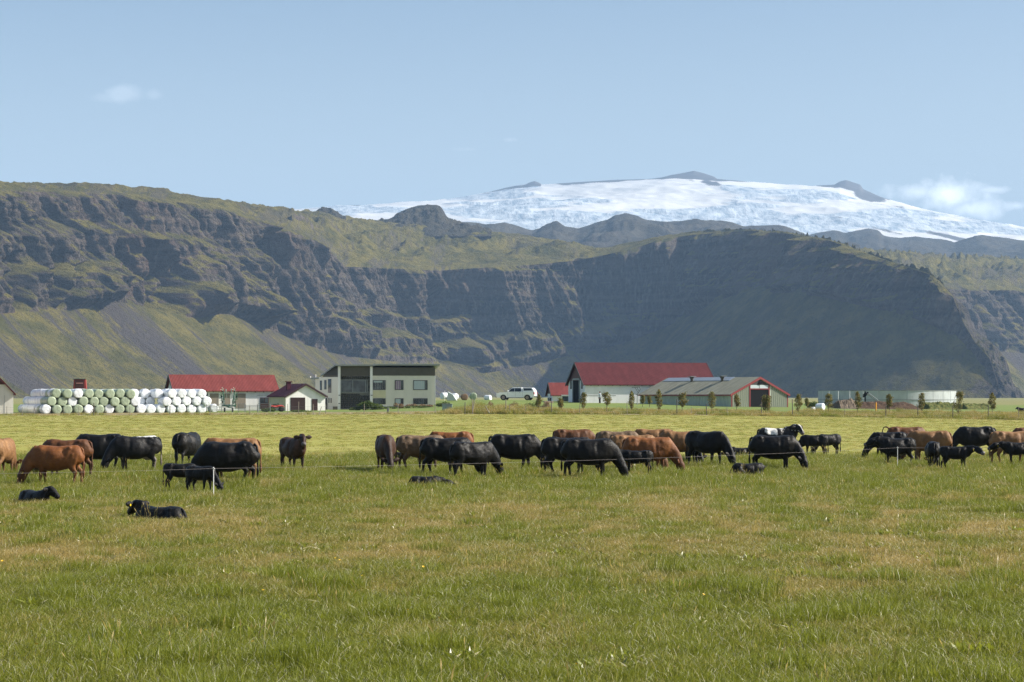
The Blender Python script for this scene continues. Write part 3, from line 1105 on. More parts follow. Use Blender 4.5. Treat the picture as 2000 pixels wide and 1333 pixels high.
def cow_mesh(pose='graze', yaw=0.0, legs=(.10, -.12, .12, -.10), fat=1.0, calf=False, udder=False, tail=0.0, seed=0, droop=0.0):
    """a beast standing at the origin, facing +X, withers about 1.32 high"""
    r = random.Random(seed)
    bm = bmesh.new()
    lying = pose in ('lie', 'curl', 'flat')
    zo = -.60 if lying else 0.0
    lw = 1.12 if lying else 1.0
    bf = fat * (0.86 if calf else 1.0)
    tl = 0.92 if calf else 1.0
    # trunk: x, top, bottom, half width
    T = [(-.87, 1.20, .92, .10), (-.83, 1.285, .80, .21), (-.72, 1.335, .70, .27), (-.50, 1.345, .63, .30), (-.30, 1.315, .555, .32),
         (-.05, 1.30, .49, .365), (.20, 1.305, .49, .355), (.40, 1.33, .52, .30), (.56, 1.345, .57, .26), (.70, 1.29, .61, .21), (.82, 1.18, .68, .14), (.86, 1.1, .76, .07)]
    rings = []
    for x, tp, bo, w in T:
        bo = tp - (tp - bo) * (bf if bf < 1 else 1 + (bf - 1) * .8)
        if calf:
            bo += .03
        rings.append(((x * tl, 0, (tp + bo) / 2 + zo), w * bf * lw, (tp - bo) / 2))
    loft(bm, rings, seg=20, ex=2.25)
    # hook bones and shoulder masses
    for s_ in (-1, 1):
        ellip(bm, (-.47 * tl, s_ * .20 * bf, 1.235 + zo), (.10, .065, .075))
        ellip(bm, (.46 * tl, s_ * .155 * bf, 1.02 + zo), (.17, .12, .27))
        ellip(bm, (-.62 * tl, s_ * .165 * bf, 1.0 + zo), (.20, .125, .28))
    # neck and head
    if pose == 'graze':
        poll, hd = Vector((1.06, 0, .47 - droop)), Vector((.36, 0, -.93))
    elif pose == 'level':
        poll, hd = Vector((1.10, 0, 1.20)), Vector((.90, 0, -.43))
    elif pose == 'low':
        poll, hd = Vector((1.10, 0, .92)), Vector((.75, 0, -.66))
    elif pose == 'up':
        poll, hd = Vector((.93, 0, 1.37)), Vector((.78, 0, -.62))
    elif pose == 'lie':
        poll, hd = Vector((.86, 0, 1.40 + zo)), Vector((.80, 0, -.6))
    elif pose == 'flat':
        poll, hd = Vector((1.0, 0, 1.02 + zo)), Vector((.95, 0, -.3))
    else:
        poll, hd = Vector((.70, .50, 1.12 + zo)), Vector((-.6, .55, -.58))
    R = Matrix.Rotation(yaw, 3, 'Z')
    lat0 = Vector((0, 1, 0))
    if pose == 'curl':
        lath = Vector((.7, .7, 0)).normalized()
    else:
        hd = R @ hd
        lath = R @ lat0
        poll = Vector((.5, 0, poll.z)) + Matrix.Rotation(yaw * .35, 3, 'Z') @ Vector((poll.x - .5, 0, 0))
    hd.normalize()
    hs = 1.22 if calf else 1.08
    c0 = Vector((.48 * tl, 0, 1.05 + zo))
    c1 = Vector((.74 * tl, poll.y * .25, (1.02 + zo) * .72 + poll.z * .28 + (.05 if poll.z > 1 + zo else 0)))
    c2 = c1.lerp(poll, .55) + Vector((0, 0, .05))
    nk = .86 if calf else 1.0
    loft(bm, [(c0, .20 * nk, .36 * nk, (0, 1, 0)), (c1, .165 * nk, .295 * nk, (0, 1, 0)), (c2, .130 * nk, .215 * nk, lat0.lerp(lath, .5)),
              (poll + hd * .04, .112 * nk, .155 * nk, lath)], seg=14)
    H = [(-.07, .055, .06), (-.02, .10, .10), (.05, .122, .14), (.14, .118, .15), (.24, .092, .128), (.33, .078, .10), (.41, .086, .09), (.46, .070, .072), (.48, .03, .03)]
    loft(bm, [(poll + hd * (t_ * hs), w * hs, h * hs, lath) for t_, w, h in H], seg=14)
    upv = hd.cross(lath)
    # legs
    thin = 1.08 if calf else 1.22
    if not lying:
        k = 1.12 if calf else 1.0
        for i, s_ in enumerate((-1, 1)):
            fl = [((.44, s_ * .165 * bf, .98), .11, .15), ((.43, s_ * .17, .76), .085, .115), ((.42, s_ * .165, .60), .062, .078), ((.44, s_ * .16, .42), .047, .052), ((.44, s_ * .16, .36), .048, .052),
                  ((.44, s_ * .16, .22), .033, .036), ((.44, s_ * .16, .11), .040, .044), ((.47, s_ * .16, .06), .038, .042), ((.49, s_ * .16, 0.0), .050, .062)]
            fl = swing([((p[0] * tl, p[1], p[2]), w * thin, h * thin) for p, w, h in fl], (.44 * tl, .95), legs[i])
            loft(bm, fl, seg=10)
            hl = [((-.56, s_ * .15 * bf, 1.05), .13, .22), ((-.55, s_ * .17, .84), .115, .19), ((-.53, s_ * .175, .68), .085, .12), ((-.60, s_ * .17, .54), .055, .078), ((-.68, s_ * .165, .46), .042, .062),
                  ((-.67, s_ * .165, .38), .038, .048), ((-.655, s_ * .165, .24), .034, .038), ((-.65, s_ * .165, .12), .042, .046), ((-.62, s_ * .165, .06), .04, .044), ((-.60, s_ * .165, 0.0), .050, .062)]
            hl = swing([((p[0] * tl, p[1], p[2]), w * thin, h * thin) for p, w, h in hl], (-.56 * tl, 1.0), legs[2 + i])
            loft(bm, hl, seg=10)
        if udder:
            ellip(bm, (-.40, 0, .60), (.19, .15, .14))
            for sx in (-.34, -.46):
                for sy in (-.07, .07):
                    ellip(bm, (sx, sy, .47), (.02, .02, .045), 6)
    else:
        for s_ in (-1, 1):
            loft(bm, [((.40, s_ * .20, .26), .10, .14), ((.60, s_ * .24, .09), .07, .08), ((.50, s_ * .26, .04), .05, .05), ((.32, s_ * .26, .03), .045, .045)], seg=8)
            loft(bm, [((-.55, s_ * .22, .38), .16, .26), ((-.28, s_ * .32, .20), .12, .15), ((-.34, s_ * .36, .08), .07, .07), ((-.08, s_ * .36, .04), .05, .045)], seg=8)
    me = remeshed(bm, .026 if calf else .030, 3)
    nv = len(me.vertices)
    co = np.empty(nv * 3)
    me.vertices.foreach_get('co', co)
    nn_ = np.empty(nv * 3)
    me.vertex_normals.foreach_get('vector', nn_)
    co, nn_ = co.reshape(-1, 3), nn_.reshape(-1, 3)
    X_, Y_, Z_ = co[:, 0], co[:, 1], co[:, 2] - zo
    dd_ = .020 * perlin(X_ * 3.6 + seed, Y_ * 3, Z_ * 3.2 + seed * .3) + .008 * perlin(X_ * 9, Y_ * 6, Z_ * 7 + seed)
    dd_ -= .045 * np.exp(-(((X_ + .30) / .10) ** 2 + ((Z_ - 1.12) / .12) ** 2)) * (np.abs(Y_) > .1)
    dd_ -= .030 * np.exp(-(((X_ - .27) / .07) ** 2 + ((Z_ - 1.0) / .22) ** 2)) * (np.abs(Y_) > .1)
    dd_ -= .035 * np.exp(-(((X_ + .80) / .08) ** 2 + ((Z_ - .95) / .16) ** 2)) * (np.abs(Y_) < .06)
    dd_ *= np.clip((Z_ - .5) / .2, 0, 1)
    co += nn_ * dd_[:, None]
    me.vertices.foreach_set('co', co.ravel())
    bm = bmesh.new()
    bm.from_mesh(me)
    bpy.data.meshes.remove(me)
    # ears
    ears = []
    for s_ in (-1, 1):
        e0 = poll + hd * (.035 * hs) + lath * s_ * .085 * hs + upv * (-.0)
        back = -hd
        d1 = (lath * s_ * .9 + back * .25 + Vector((0, 0, -.12 if pose != 'graze' else .15))).normalized()
        fl_ = hd
        pts = [(e0, .02, .025), (e0 + d1 * .06 * hs, .055, .028), (e0 + d1 * .14 * hs, .075, .024), (e0 + d1 * .21 * hs, .05, .016), (e0 + d1 * .245 * hs, .012, .008)]
        loft(bm, [(p, w * hs, h * hs, Vector((0, 0, 1)) if abs(d1.z) < .8 else hd) for p, w, h in pts], seg=8)
        ears.append((e0 + d1 * .11 * hs, d1))
    # tail
    tz = zo
    sw = tail
    tp = [((-.76 * tl, 0, 1.25 + tz), .05, .05), ((-.85 * tl, 0, 1.19 + tz), .036, .036)]
    if lying:
        tp += [((-.93, .05, .30), .022, .022), ((-.85, .2, .05), .03, .03), ((-.7, .3, .03), .012, .012)]
    elif tail >= 2:          # carried high
        tp = [((-.78 * tl, 0, 1.26), .045, .045), ((-.90, 0, 1.33), .03, .03), ((-1.02, 0, 1.30), .025, .025), ((-1.08, 0, 1.12), .02, .02), ((-1.08, 0, .85), .04, .04), ((-1.07, 0, .7), .01, .01)]
    else:
        tp += [((-.885 * tl, .05 * sw, 1.0), .026, .026), ((-.88 * tl, .16 * sw, .76), .024, .024), ((-.88 * tl, .30 * sw, .56), .022, .022), ((-.885 * tl, .34 * sw, .44), .045, .04), ((-.88 * tl, .34 * sw, .34), .035, .03), ((-.88 * tl, .34 * sw, .26), .008, .008)]
    loft(bm, tp, seg=8)
    me = bpy.data.meshes.new('cow')
    for f in bm.faces:
        f.smooth = True
    bm.to_mesh(me)
    bm.free()
    hinfo = dict(poll=poll, hd=hd, lat=lath, up=upv, ears=ears, hs=hs)
    return me, hinfo


def coat(name, base, dark, light, rough=.5, patch=None, spec=.25):
    k = NM(name, rough, spec)
    o = k.obj()
    n = k.noise(k.scale(o, (1, 1, .6)), 2.6, 4, .6)
    hair = k.noise(k.scale(o, (9, 30, 60)), 1.0, 4, .7, .4)
    x, y, z = k.sep(o)
    c = k.mix(k.ramp(n, .40, .62), base, light)
    # darker points: legs, face and belly keep the darker coat
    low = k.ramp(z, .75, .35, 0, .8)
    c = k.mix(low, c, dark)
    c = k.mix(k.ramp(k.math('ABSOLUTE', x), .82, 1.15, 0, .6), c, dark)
    c = k.mix(k.ramp(hair, .4, .75, 0, .5), c, dark)
    if patch == 'saddle':
        pn = k.noise(o, 4.5, 4, .6)
        a = k.math('ADD', x, k.math('MULTIPLY_ADD', pn, .34, -.17))
        m = k.math('MULTIPLY', k.ramp(a, -.56, -.52), k.ramp(a, -.03, .01, 1, 0))
        m = k.math('MULTIPLY', m, k.ramp(k.math('ADD', z, k.math('MULTIPLY_ADD', pn, .3, -.15)), .98, 1.02))
        m2 = k.math('MULTIPLY', k.ramp(k.math('ADD', z, k.math('MULTIPLY_ADD', pn, .3, -.15)), .66, .60), k.ramp(k.math('ABSOLUTE', k.math('ADD', x, -.62)), .2, .12))
        c = k.mix(k.math('MAXIMUM', m, m2), c, (.62, .61, .58))
        q = k.math('MULTIPLY', k.ramp(pn, .60, .64), k.math('MULTIPLY', k.ramp(x, .05, .15), k.ramp(z, 1.0, 1.1)))
        c = k.mix(q, c, (.62, .61, .58))
    if patch == 'rump':
        pn = k.noise(o, 9, 4, .6)
        m = k.math('MULTIPLY', k.ramp(k.math('ADD', z, k.math('MULTIPLY_ADD', pn, .10, -.05)), 1.285, 1.30), k.ramp(x, .05, -.10))
        c = k.mix(m, c, (.6, .6, .58))
        ud = k.math('MULTIPLY', k.ramp(z, .70, .60), k.math('MULTIPLY', k.ramp(x, -.15, -.22), k.ramp(k.math('ABSOLUTE', y), .17, .13)))
        c = k.mix(ud, c, (.20, .17, .16))
    k.bump(k.math('ADD', hair, k.noise(o, 7, 4, .6)), .6, .02)
    k.b.inputs['Specular IOR Level'].default_value = spec
    return k.color(c)


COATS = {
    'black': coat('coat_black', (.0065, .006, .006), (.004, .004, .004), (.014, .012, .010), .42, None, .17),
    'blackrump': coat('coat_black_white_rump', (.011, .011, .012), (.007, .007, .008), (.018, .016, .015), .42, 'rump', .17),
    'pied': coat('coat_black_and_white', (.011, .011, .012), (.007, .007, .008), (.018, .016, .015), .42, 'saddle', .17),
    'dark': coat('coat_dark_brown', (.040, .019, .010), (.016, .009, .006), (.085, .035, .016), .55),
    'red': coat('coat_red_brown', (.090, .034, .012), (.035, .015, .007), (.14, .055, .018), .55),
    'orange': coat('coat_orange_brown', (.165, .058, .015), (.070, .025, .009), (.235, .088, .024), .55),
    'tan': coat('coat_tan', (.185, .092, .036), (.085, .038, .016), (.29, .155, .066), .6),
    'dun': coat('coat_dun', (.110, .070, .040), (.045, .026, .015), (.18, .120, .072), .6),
}
M_tag = mat_simple('ear_tag_yellow', (.80, .58, .02), .4, .4, .05)
M_muzzle = mat_simple('muzzle_skin', (.10, .085, .08), .45, .4, .2, 20)
M_whitehair = mat_simple('white_face_hair', (.60, .58, .55), .7, .2, .1, 20)


def cow(px, D, heading, coatk, label, s=1.0, pose='graze', yaw=0.0, calf=False, tagged=(), blaze=False, name=None, catg=None, sink=.0, **kw):
    seed = int(px * 7 + D)
    kw.setdefault('legs', [(.10, -.13, .12, -.14), (-.10, .12, -.14, .13), (.05, -.05, .16, -.05), (.16, -.06, .02, -.14)][seed % 4])
    me, hi = cow_mesh(pose, yaw, calf=calf, seed=seed, **kw)
    me.name = 'calf' if calf else 'cow'
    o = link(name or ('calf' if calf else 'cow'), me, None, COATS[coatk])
    x = wx(px, D)
    o.location = (x, D, gz(x, D) - sink)
    o.rotation_euler = (0, 0, math.radians(heading))
    o.scale = (s, s, s)
    tag(o, label, catg or ('calf' if calf else 'cow'), 'cattle grazing and resting in the pasture')
    for ti in tagged:
        p, d1 = hi['ears'][ti]
        tb = bmesh.new()
        mt = Matrix.Translation(p + Vector((0, 0, -.03))) @ d1.to_track_quat('Y', 'Z').to_matrix().to_4x4() @ Matrix.Diagonal((.07, .055, .075, 1))
        bmesh.ops.create_cube(tb, size=1.0, matrix=mt)
        bmesh.ops.bevel(tb, geom=list(tb.edges), offset=.01, segments=1, affect='EDGES')
        tm = bpy.data.meshes.new('ear_tag')
        tb.to_mesh(tm)
        tb.free()
        link('ear_tag', tm, o, M_tag)
    # muzzle skin and, where the photo shows it, a white blaze
    poll, hd, la, up, hs = hi['poll'], hi['hd'], hi['lat'], hi['up'], hi['hs']
    if pose in ('up', 'level', 'low'):
        tb = bmesh.new()
        loft(tb, [(poll + hd * (t_ * hs), w * hs, h * hs, la) for t_, w, h in ((.39, .089, .093), (.43, .088, .091), (.475, .062, .062), (.49, .02, .02))], seg=12)
        tm = bpy.data.meshes.new('muzzle')
        tb.to_mesh(tm)
        tb.free()
        link('muzzle', tm, o, M_muzzle)
    if blaze:
        tb = bmesh.new()
        sg = 1 if up.z > 0 or abs(up.z) < .01 else -1
        uu = up * sg
        loft(tb, [(poll + hd * (t_ * hs) + uu * off * hs, w * hs, .012, la) for t_, w, off in ((.0, .02, .118), (.05, .045, .138), (.14, .028, .148), (.25, .016, .125), (.36, .02, .097), (.42, .012, .085))], seg=8)
        tm = bpy.data.meshes.new('blaze')
        tb.to_mesh(tm)
        tb.free()
        link('blaze', tm, o, M_whitehair)
    return o


cow(6, 68, 84, 'tan', 'tan cow seen from behind, cut off by the left edge of the photo', .98, tail=-.1)
cow(110, 60, 180, 'orange', 'orange brown cow grazing at the left with its head down by the wire', .93, tagged=(1,))
cow(131, 65.5, 176, 'red', 'red brown cow mostly hidden behind the orange brown grazing cow', .95, droop=.0)
cow(196, 72.5, 181, 'black', 'big black cow standing between the red brown cow and the white backed cow', 1.03, fat=1.12)
cow(266, 69.5, 200, 'blackrump', 'black cow with white hairs along its back and a grey udder', .99, udder=True, yaw=.25)
cow(366, 76, 74, 'black', 'black cow seen from behind above the grazing black calf', 1.02, fat=1.1)
cow(446, 61, 180, 'black', 'largest black cow at the left, with a tan cow close behind it', 1.02, fat=1.12, legs=(.14, -.1, .1, -.22))
cow(452, 63.2, 181, 'tan', 'tan cow hidden behind the largest black cow, only its rim showing', 1.05)
cow(352, 57.5, 2, 'black', 'black calf with its rump to the left, in front of the largest black cow', .60, calf=True, pose='low')
cow(392, 55.8, -28, 'black', 'black calf grazing beside the white wire post at the left', .60, calf=True)
cow(573, 71, -58, 'dark', 'dark brown cow standing alone with its head raised', .93, pose='up', yaw=-.35, legs=(.05, -.04, .05, -.05))
cow(68, 51, -42, 'black', 'black calf lying in the grass at the far left, below the orange brown cow', .66, pose='lie', yaw=.4, calf=True, sink=.12, fat=1.15)
cow(314, 43.4, 158, 'black', 'black calf lying nearest the camera with a yellow ear tag', .74, pose='lie', yaw=-.5, calf=True, tagged=(0, 1), sink=.23, fat=1.2)
cow(753, 69, -80, 'dark', 'dark brown cow grazing towards the camera, left of the dun cow', 1.0, yaw=.15, tail=.3)
cow(822, 71, 5, 'dun', 'dull dun cow with its rump to the left, right of the dark brown grazing cow', 1.0)
cow(880, 77, 178, 'orange', 'orange brown cow whose back shows above two black cows', 1.0)
cow(872, 66.5, 8, 'black', 'black cow with a curved tail standing in front of the dun cow', .99, tail=.6, legs=(.15, -.12, .2, -.16))
cow(923, 65, 32, 'black', 'smaller black cow grazing in the middle, rump towards the camera', .93, tagged=(0,), tail=.2)
cow(832, 59.5, 4, 'black', 'black calf lying flat in the grass in front of the cow with the curved tail', .58, pose='flat', calf=True, sink=.10)
cow(786, 80, 185, 'black', 'black calf lying behind the dark brown grazing cow', .60, pose='lie', calf=True)
cow(1004, 71, 0, 'black', 'black cow grazing to the right, standing clear in the middle of the herd', 1.03, fat=1.08, legs=(.2, -.1, .12, -.16))
cow(1120, 85, 3, 'red', 'red brown cow behind the two overlapping black cows', 1.0)
cow(1108, 67, 2, 'black', 'rear one of two overlapping black cows in the middle', .99, legs=(.1, -.1, .15, -.2))
cow(1150, 64, 0, 'black', 'front one of two overlapping black cows, beside the brown grazing cow', .99, fat=1.06, tail=.2)
cow(1206, 80, 0, 'dun', 'dun brown cow whose back shows between red brown and tan cows', .99)
cow(1276, 85, 176, 'tan', 'pale tan cow furthest back in the middle of the herd', 1.0)
cow(1238, 73, 5, 'tan', 'tan cow with its rump to the left behind the brown grazing cow', 1.0)
cow(1266, 69, -4, 'orange', 'brown cow grazing to the right with an orange head, behind a black calf', 1.0, legs=(.2, -.1, .1, -.14), yaw=-.1)
cow(1331, 78, 180, 'tan', 'tan cow with its rump to the right, left of a black grazing cow', 1.0)
cow(1380, 75.5, -40, 'black', 'black cow grazing towards the camera right of the tan cow', 1.03, yaw=.0)
cow(1353, 78, -70, 'black', 'black calf half hidden beside the tan cow', .70, calf=True)
cow(1244, 66.5, 180, 'black', 'black calf with a yellow ear tag in front of the brown grazing cow', .66, calf=True, pose='level', tagged=(0, 1), droop=0)
cow(1448, 89, 184, 'black', 'black cow lying far back, left of the black and white cow', .66, pose='flat')
cow(1517, 89.5, 0, 'pied', 'black and white cow standing with its white blazed head towards the camera', 1.0, pose='up', yaw=-1.0, blaze=True, legs=(.04, -.04, .05, -.06), fat=1.06)
cow(1511, 71.5, -10, 'black', 'black cow grazing in front of the black and white cow', .98, yaw=-.45, fat=1.08, legs=(.05, -.05, .08, -.06))
cow(1462, 67, 2, 'black', 'black calf lying in front of the grazing cow beside the black and white cow', .66, pose='curl', calf=True)
cow(1590, 88, 178, 'black', 'black calf right of the black and white cow, nearer of a pair', .76, calf=True, pose='graze')
cow(1619, 90, 205, 'black', 'black calf grazing at the right of a pair, tail end to the right', .76, calf=True)
cow(1770, 90, 0, 'red', 'red brown cow with its tail raised, behind the black cow facing left', 1.0, tail=2)
cow(1815, 81.5, 164, 'tan', 'shaggy tan cow with its rump to the right, behind the black calves', 1.02)
cow(1752, 78, 182, 'black', 'young black cow facing left with its head level', .83, pose='level', legs=(.06, -.05, .08, -.06))
cow(1736, 85, 178, 'black', 'black cow almost hidden behind the young black cow facing left', .90)
cow(1748, 79.5, 10, 'black', 'black calf under the belly of the young black cow facing left', .50, calf=True, pose='low')
cow(1822, 73, 82, 'black', 'young black cow seen from behind, left of the calf looking at the camera', .78, fat=1.05)
cow(1866, 71, -10, 'black', 'black calf looking at the camera with yellow ear tags', .69, calf=True, pose='level', yaw=-.9, tagged=(0, 1))
cow(1906, 89, 182, 'black', 'black cow grazing far back, behind the calf looking at the camera', 1.03, fat=1.1)
cow(1977, 78, 2, 'tan', 'brown tan cow with its rump to the left at the right edge', 1.0)
cow(1988, 75.5, 180, 'black', 'tagged black calf in front of the tan cow at the right edge', .70, calf=True, pose='level', tagged=(0, 1), droop=0)
cow(2016, 88, 178, 'red', 'red brown cow cut off by the right edge of the photo', 1.0)
cow(1997, 276, 180, 'black', 'tiny distant black cow lying beyond the fence at the right edge', .75, pose='lie')

# ------------------------------------------------------------------ electric wire across the pasture
M_post = mat_simple('white_plastic_post', (.80, .80, .78), .5, .4, .06)
M_wire = mat_simple('white_wire', (.30, .27, .26), .6, .3, .1)
fx = [(-760, 45.0, 920), (417, 53.0, 911), (1753, 74.5, 871), (2900, 96, 860)]
ef = empty('electric_fence', (0, 0, 0))
tag(ef, 'single white electric wire on slim white posts in front of the cattle', 'fence')
tops = []
for i, (p_, D, y_) in enumerate(fx):
    x = wx(p_, D)
    ztop = wz(y_ + 3, D) if 0 < p_ < 2000 else wz(y_, D)
    tops.append(Vector((x, D, ztop - .02)))
    b = bmesh.new()
    z0 = gz(x, D) - .1
    loft(b, [((x, D, z0), .012, .012, (1, 0, 0)), ((x, D, ztop), .011, .011, (1, 0, 0)), ((x, D, ztop + .02), .005, .005, (1, 0, 0))], seg=8)
    loft(b, [((x - .035, D, ztop - .02), .008, .008, (0, 0, 1)), ((x, D - .02, ztop + .01), .010, .010, (0, 0, 1)), ((x + .03, D, ztop - .03), .008, .008, (0, 0, 1))], seg=6)
    me = bpy.data.meshes.new('post')
    b.to_mesh(me)
    b.free()
    link('post', me, ef, M_post)


def wire_mesh(a, b_, sag, r=.004, n=24):
    b = bmesh.new()
    pts = []
    for i in range(n + 1):
        t = i / n
        p = a.lerp(b_, t)
        p.z -= sag * 4 * t * (1 - t)
        pts.append((p, r, r, (0, 0, 1)))
    loft(b, pts, seg=5)
    me = bpy.data.meshes.new('wire')
    b.to_mesh(me)
    b.free()
    return me


for i in range(3):
    link('wire', wire_mesh(tops[i], tops[i + 1], .10, .0023), ef, M_wire)
# ------------------------------------------------------------------ farm buildings
def bmb():
    return bmesh.new()


def box(b, x0, x1, y0, y1, z0, z1, m=None):
    v = [b.verts.new((x, y, z)) for x in (x0, x1) for y in (y0, y1) for z in (z0, z1)]
    fs = [b.faces.new([v[i] for i in q]) for q in ((0, 1, 3, 2), (4, 6, 7, 5), (0, 4, 5, 1), (2, 3, 7, 6), (0, 2, 6, 4), (1, 5, 7, 3))]
    if m is not None:
        for f in fs:
            f.material_index = m
    return v


def prism(b, poly, axis, a0, a1):
    """poly: 2D points; axis 'y': points are (x, z) swept in y; 'x': (y, z) swept in x"""
    def P(p, a):
        return (p[0], a, p[1]) if axis == 'y' else (a, p[0], p[1])
    v0 = [b.verts.new(P(p, a0)) for p in poly]
    v1 = [b.verts.new(P(p, a1)) for p in poly]
    n = len(poly)
    b.faces.new(v0)
    b.faces.new(v1[::-1])
    for i in range(n):
        b.faces.new((v0[i], v0[(i + 1) % n], v1[(i + 1) % n], v1[i]))


def done(b, name, parent, mat, smooth=False, bev=0.0):
    bmesh.ops.recalc_face_normals(b, faces=b.faces)
    if bev:
        bmesh.ops.bevel(b, geom=list(b.edges), offset=bev, segments=1, affect='EDGES')
    me = bpy.data.meshes.new(name)
    if smooth:
        for f in b.faces:
            f.smooth = True
    b.to_mesh(me)
    b.free()
    return link(name, me, parent, mat)


def pbox(name, parent, mat, *a, bev=0.0):
    b = bmb()
    box(b, *a)
    return done(b, name, parent, mat, bev=bev)


def tube(b, p, q, r, seg=8, r2=None):
    d = Vector(q) - Vector(p)
    la = Vector((0, 0, 1)) if abs(d.normalized().z) < .8 else Vector((1, 0, 0))
    loft(b, [(p, r, r, la), (q, r2 or r, r2 or r, la)], seg=seg)


def wall_mat(name, c, rib=0.0, stain=.35, axis=0, rough=.75):
    k = NM(name, rough, .25)
    o = k.obj()
    n = k.noise(k.scale(o, (.8, .8, .25)), 1.4, 6, .65)
    n2 = k.noise(k.scale(o, (3, 3, .6)), 1.5, 5, .7)
    cc = k.mix(k.ramp(n, .42, .72, 0, stain), c, tuple(x * .55 for x in c))
    cc = k.mix(k.ramp(n2, .55, .8, 0, stain * .8), cc, (c[0] * .50, c[1] * .47, c[2] * .40))
    k.bump(n2, .2, .01)
    return k.color(cc)


def roof_mat(name, c, axis=0, period=.2, rough=.45, fade=.3):
    k = NM(name, .72, .12)
    o = k.obj()
    n = k.noise(k.scale(o, (1.2, .4, .4) if axis == 0 else (.4, 1.2, .4)), 1.2, 6, .7)
    n2 = k.noise(o, 3.0, 5, .7)
    x = k.sep(o)[axis]
    sheet = k.noise(k.scale(k.n.new('ShaderNodeTexCoord').outputs['Object'], (1.1, 0, 0) if axis == 0 else (0, 1.1, 0)), 1.0, 1, .5)
    cc = k.mix(k.ramp(n, .35, .7, 0, 1), tuple(v * .82 for v in c), tuple(min(1, v * 1.15) for v in c))
    cc = k.mix(k.ramp(sheet, .4, .6, 0, .22), cc, tuple(v * .75 for v in c))
    cc = k.mix(k.ramp(n2, .6, .8, 0, fade), cc, (c[0] * .6 + .04, c[1] * .7 + .04, c[2] * .7 + .035))
    w = k.math('SINE', k.math('MULTIPLY', x, 2 * math.pi / period))
    k.bump(w, .5, .03)
    return k.color(cc)


M_white = wall_mat('white_render', (.82, .80, .78), stain=.24)
M_whiteblock = wall_mat('white_block_wall', (.83, .82, .83), stain=.26)
M_cream = wall_mat('cream_cladding', (.72, .68, .60), stain=.16)
M_ivory = wall_mat('ivory_cladding', (.62, .57, .38), stain=.25)
M_redroof = roof_mat('red_sheet_roof', (.170, .042, .038))
M_redroof2 = roof_mat('dark_red_sheet_roof', (.088, .022, .025))
M_maroon = mat_simple('maroon_boards', (.085, .030, .030), .6, .3, .25, 3)
M_maroonroof = roof_mat('maroon_sheet_roof', (.085, .026, .040), axis=0, rough=.4)
M_trimred = mat_simple('red_trim', (.20, .035, .035), .5, .3, .15, 3)
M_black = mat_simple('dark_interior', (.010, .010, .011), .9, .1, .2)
M_trim = mat_simple('dark_trim', (.045, .043, .042), .6, .3, .2)
M_brown = mat_simple('brown_boards', (.100, .090, .075), .7, .2, .18, 2, dirt=((.06, .052, .045), .5))
M_greyboard = mat_simple('grey_roof_edge', (.26, .28, .28), .6, .3, .15, 2)
M_glass = None
k = NM('window_glass', .08, .6)
n = k.noise(k.obj(), .9, 3, .5)
M_glass = k.color(k.mix(k.ramp(n, .4, .65), (.020, .026, .030), (.085, .105, .115)))
M_blind = mat_simple('window_blind', (.44, .50, .52), .7, .3, .05, 1)
M_purple = mat_simple('purple_curtain', (.30, .22, .30), .8, .2, .2, 4)
M_stone = None
k = NM('dark_lava_stone', .85, .3)
v = k.n.new('ShaderNodeTexVoronoi')
v.inputs['Scale'].default_value = 4.0
k.l.new(k.obj(), v.inputs['Vector'])
M_stone = k.color(k.mix(k.sep(v.outputs['Color'])[0], (.022, .021, .020), (.085, .080, .074)))
M_mortar = mat_simple('pale_mortar', (.17, .165, .15), .9, .1, .2, 5)
M_green = roof_mat('grey_green_sheet_roof', (.27, .265, .20), axis=0, period=.3, fade=.2)
M_greenwall = wall_mat('pale_green_cladding', (.40, .45, .37), stain=.2)
M_greenwall2 = wall_mat('green_grey_strip_cladding', (.20, .215, .165), stain=.2)
M_greendark = mat_simple('strip_shadow_gap', (.10, .11, .085), .7, .2, .15)
M_ridge = mat_simple('translucent_ridge_sheet', (.24, .28, .33), .5, .4, .15, 1.0)
M_galv = mat_simple('galvanised_steel', (.40, .43, .43), .5, .4, .2, 1.2, metal=.1, dirt=((.24, .25, .23), .6))
M_steel = mat_simple('grey_steel', (.22, .23, .23), .5, .5, .2, 3, metal=.3)
M_wood = mat_simple('weathered_post', (.24, .215, .18), .85, .2, .3, 6)
M_wood2 = mat_simple('dark_weathered_post', (.12, .105, .09), .85, .2, .3, 6)


def frame_window(parent, x, z0, w, h, y, pane=M_glass, fr=None, out=-.03, mull=(), sill=False, ax='y', bar=.09, top=None):
    """window in a wall whose outer face is the plane y (facing -y) or x (ax='x', facing -x)"""
    fr = fr or M_trim

    def bx(b, a0, a1, d0, d1, c0, c1):
        if ax == 'y':
            box(b, a0, a1, d0, d1, c0, c1)
        else:
            box(b, d0, d1, a0, a1, c0, c1)
    b = bmb()
    x1, z1 = x + w, z0 + h
    y0, y1 = y - .06, y + .02
    bx(b, x, x1, y0, y1, z0, z0 + bar)
    bx(b, x, x1, y0, y1, z1 - bar, z1)
    bx(b, x, x + bar, y0, y1, z0 + bar, z1 - bar)
    bx(b, x1 - bar, x1, y0, y1, z0 + bar, z1 - bar)
    for m_ in mull:
        bx(b, x + m_ - .035, x + m_ + .035, y0, y1, z0 + bar, z1 - bar)
    f = done(b, 'window', parent, fr)
    xs = [x + bar] + [x + m_ for m_ in mull] + [x1 - bar]
    for i in range(len(xs) - 1):
        b = bmb()
        a0 = xs[i] + (.035 if i else 0)
        a1 = xs[i + 1] - (.035 if i < len(xs) - 2 else 0)
        bx(b, a0, a1, y - .022, y - .004, z0 + bar, z1 - bar)
        pm = pane[i] if isinstance(pane, (list, tuple)) else pane
        done(b, 'pane', f, pm)
    return f


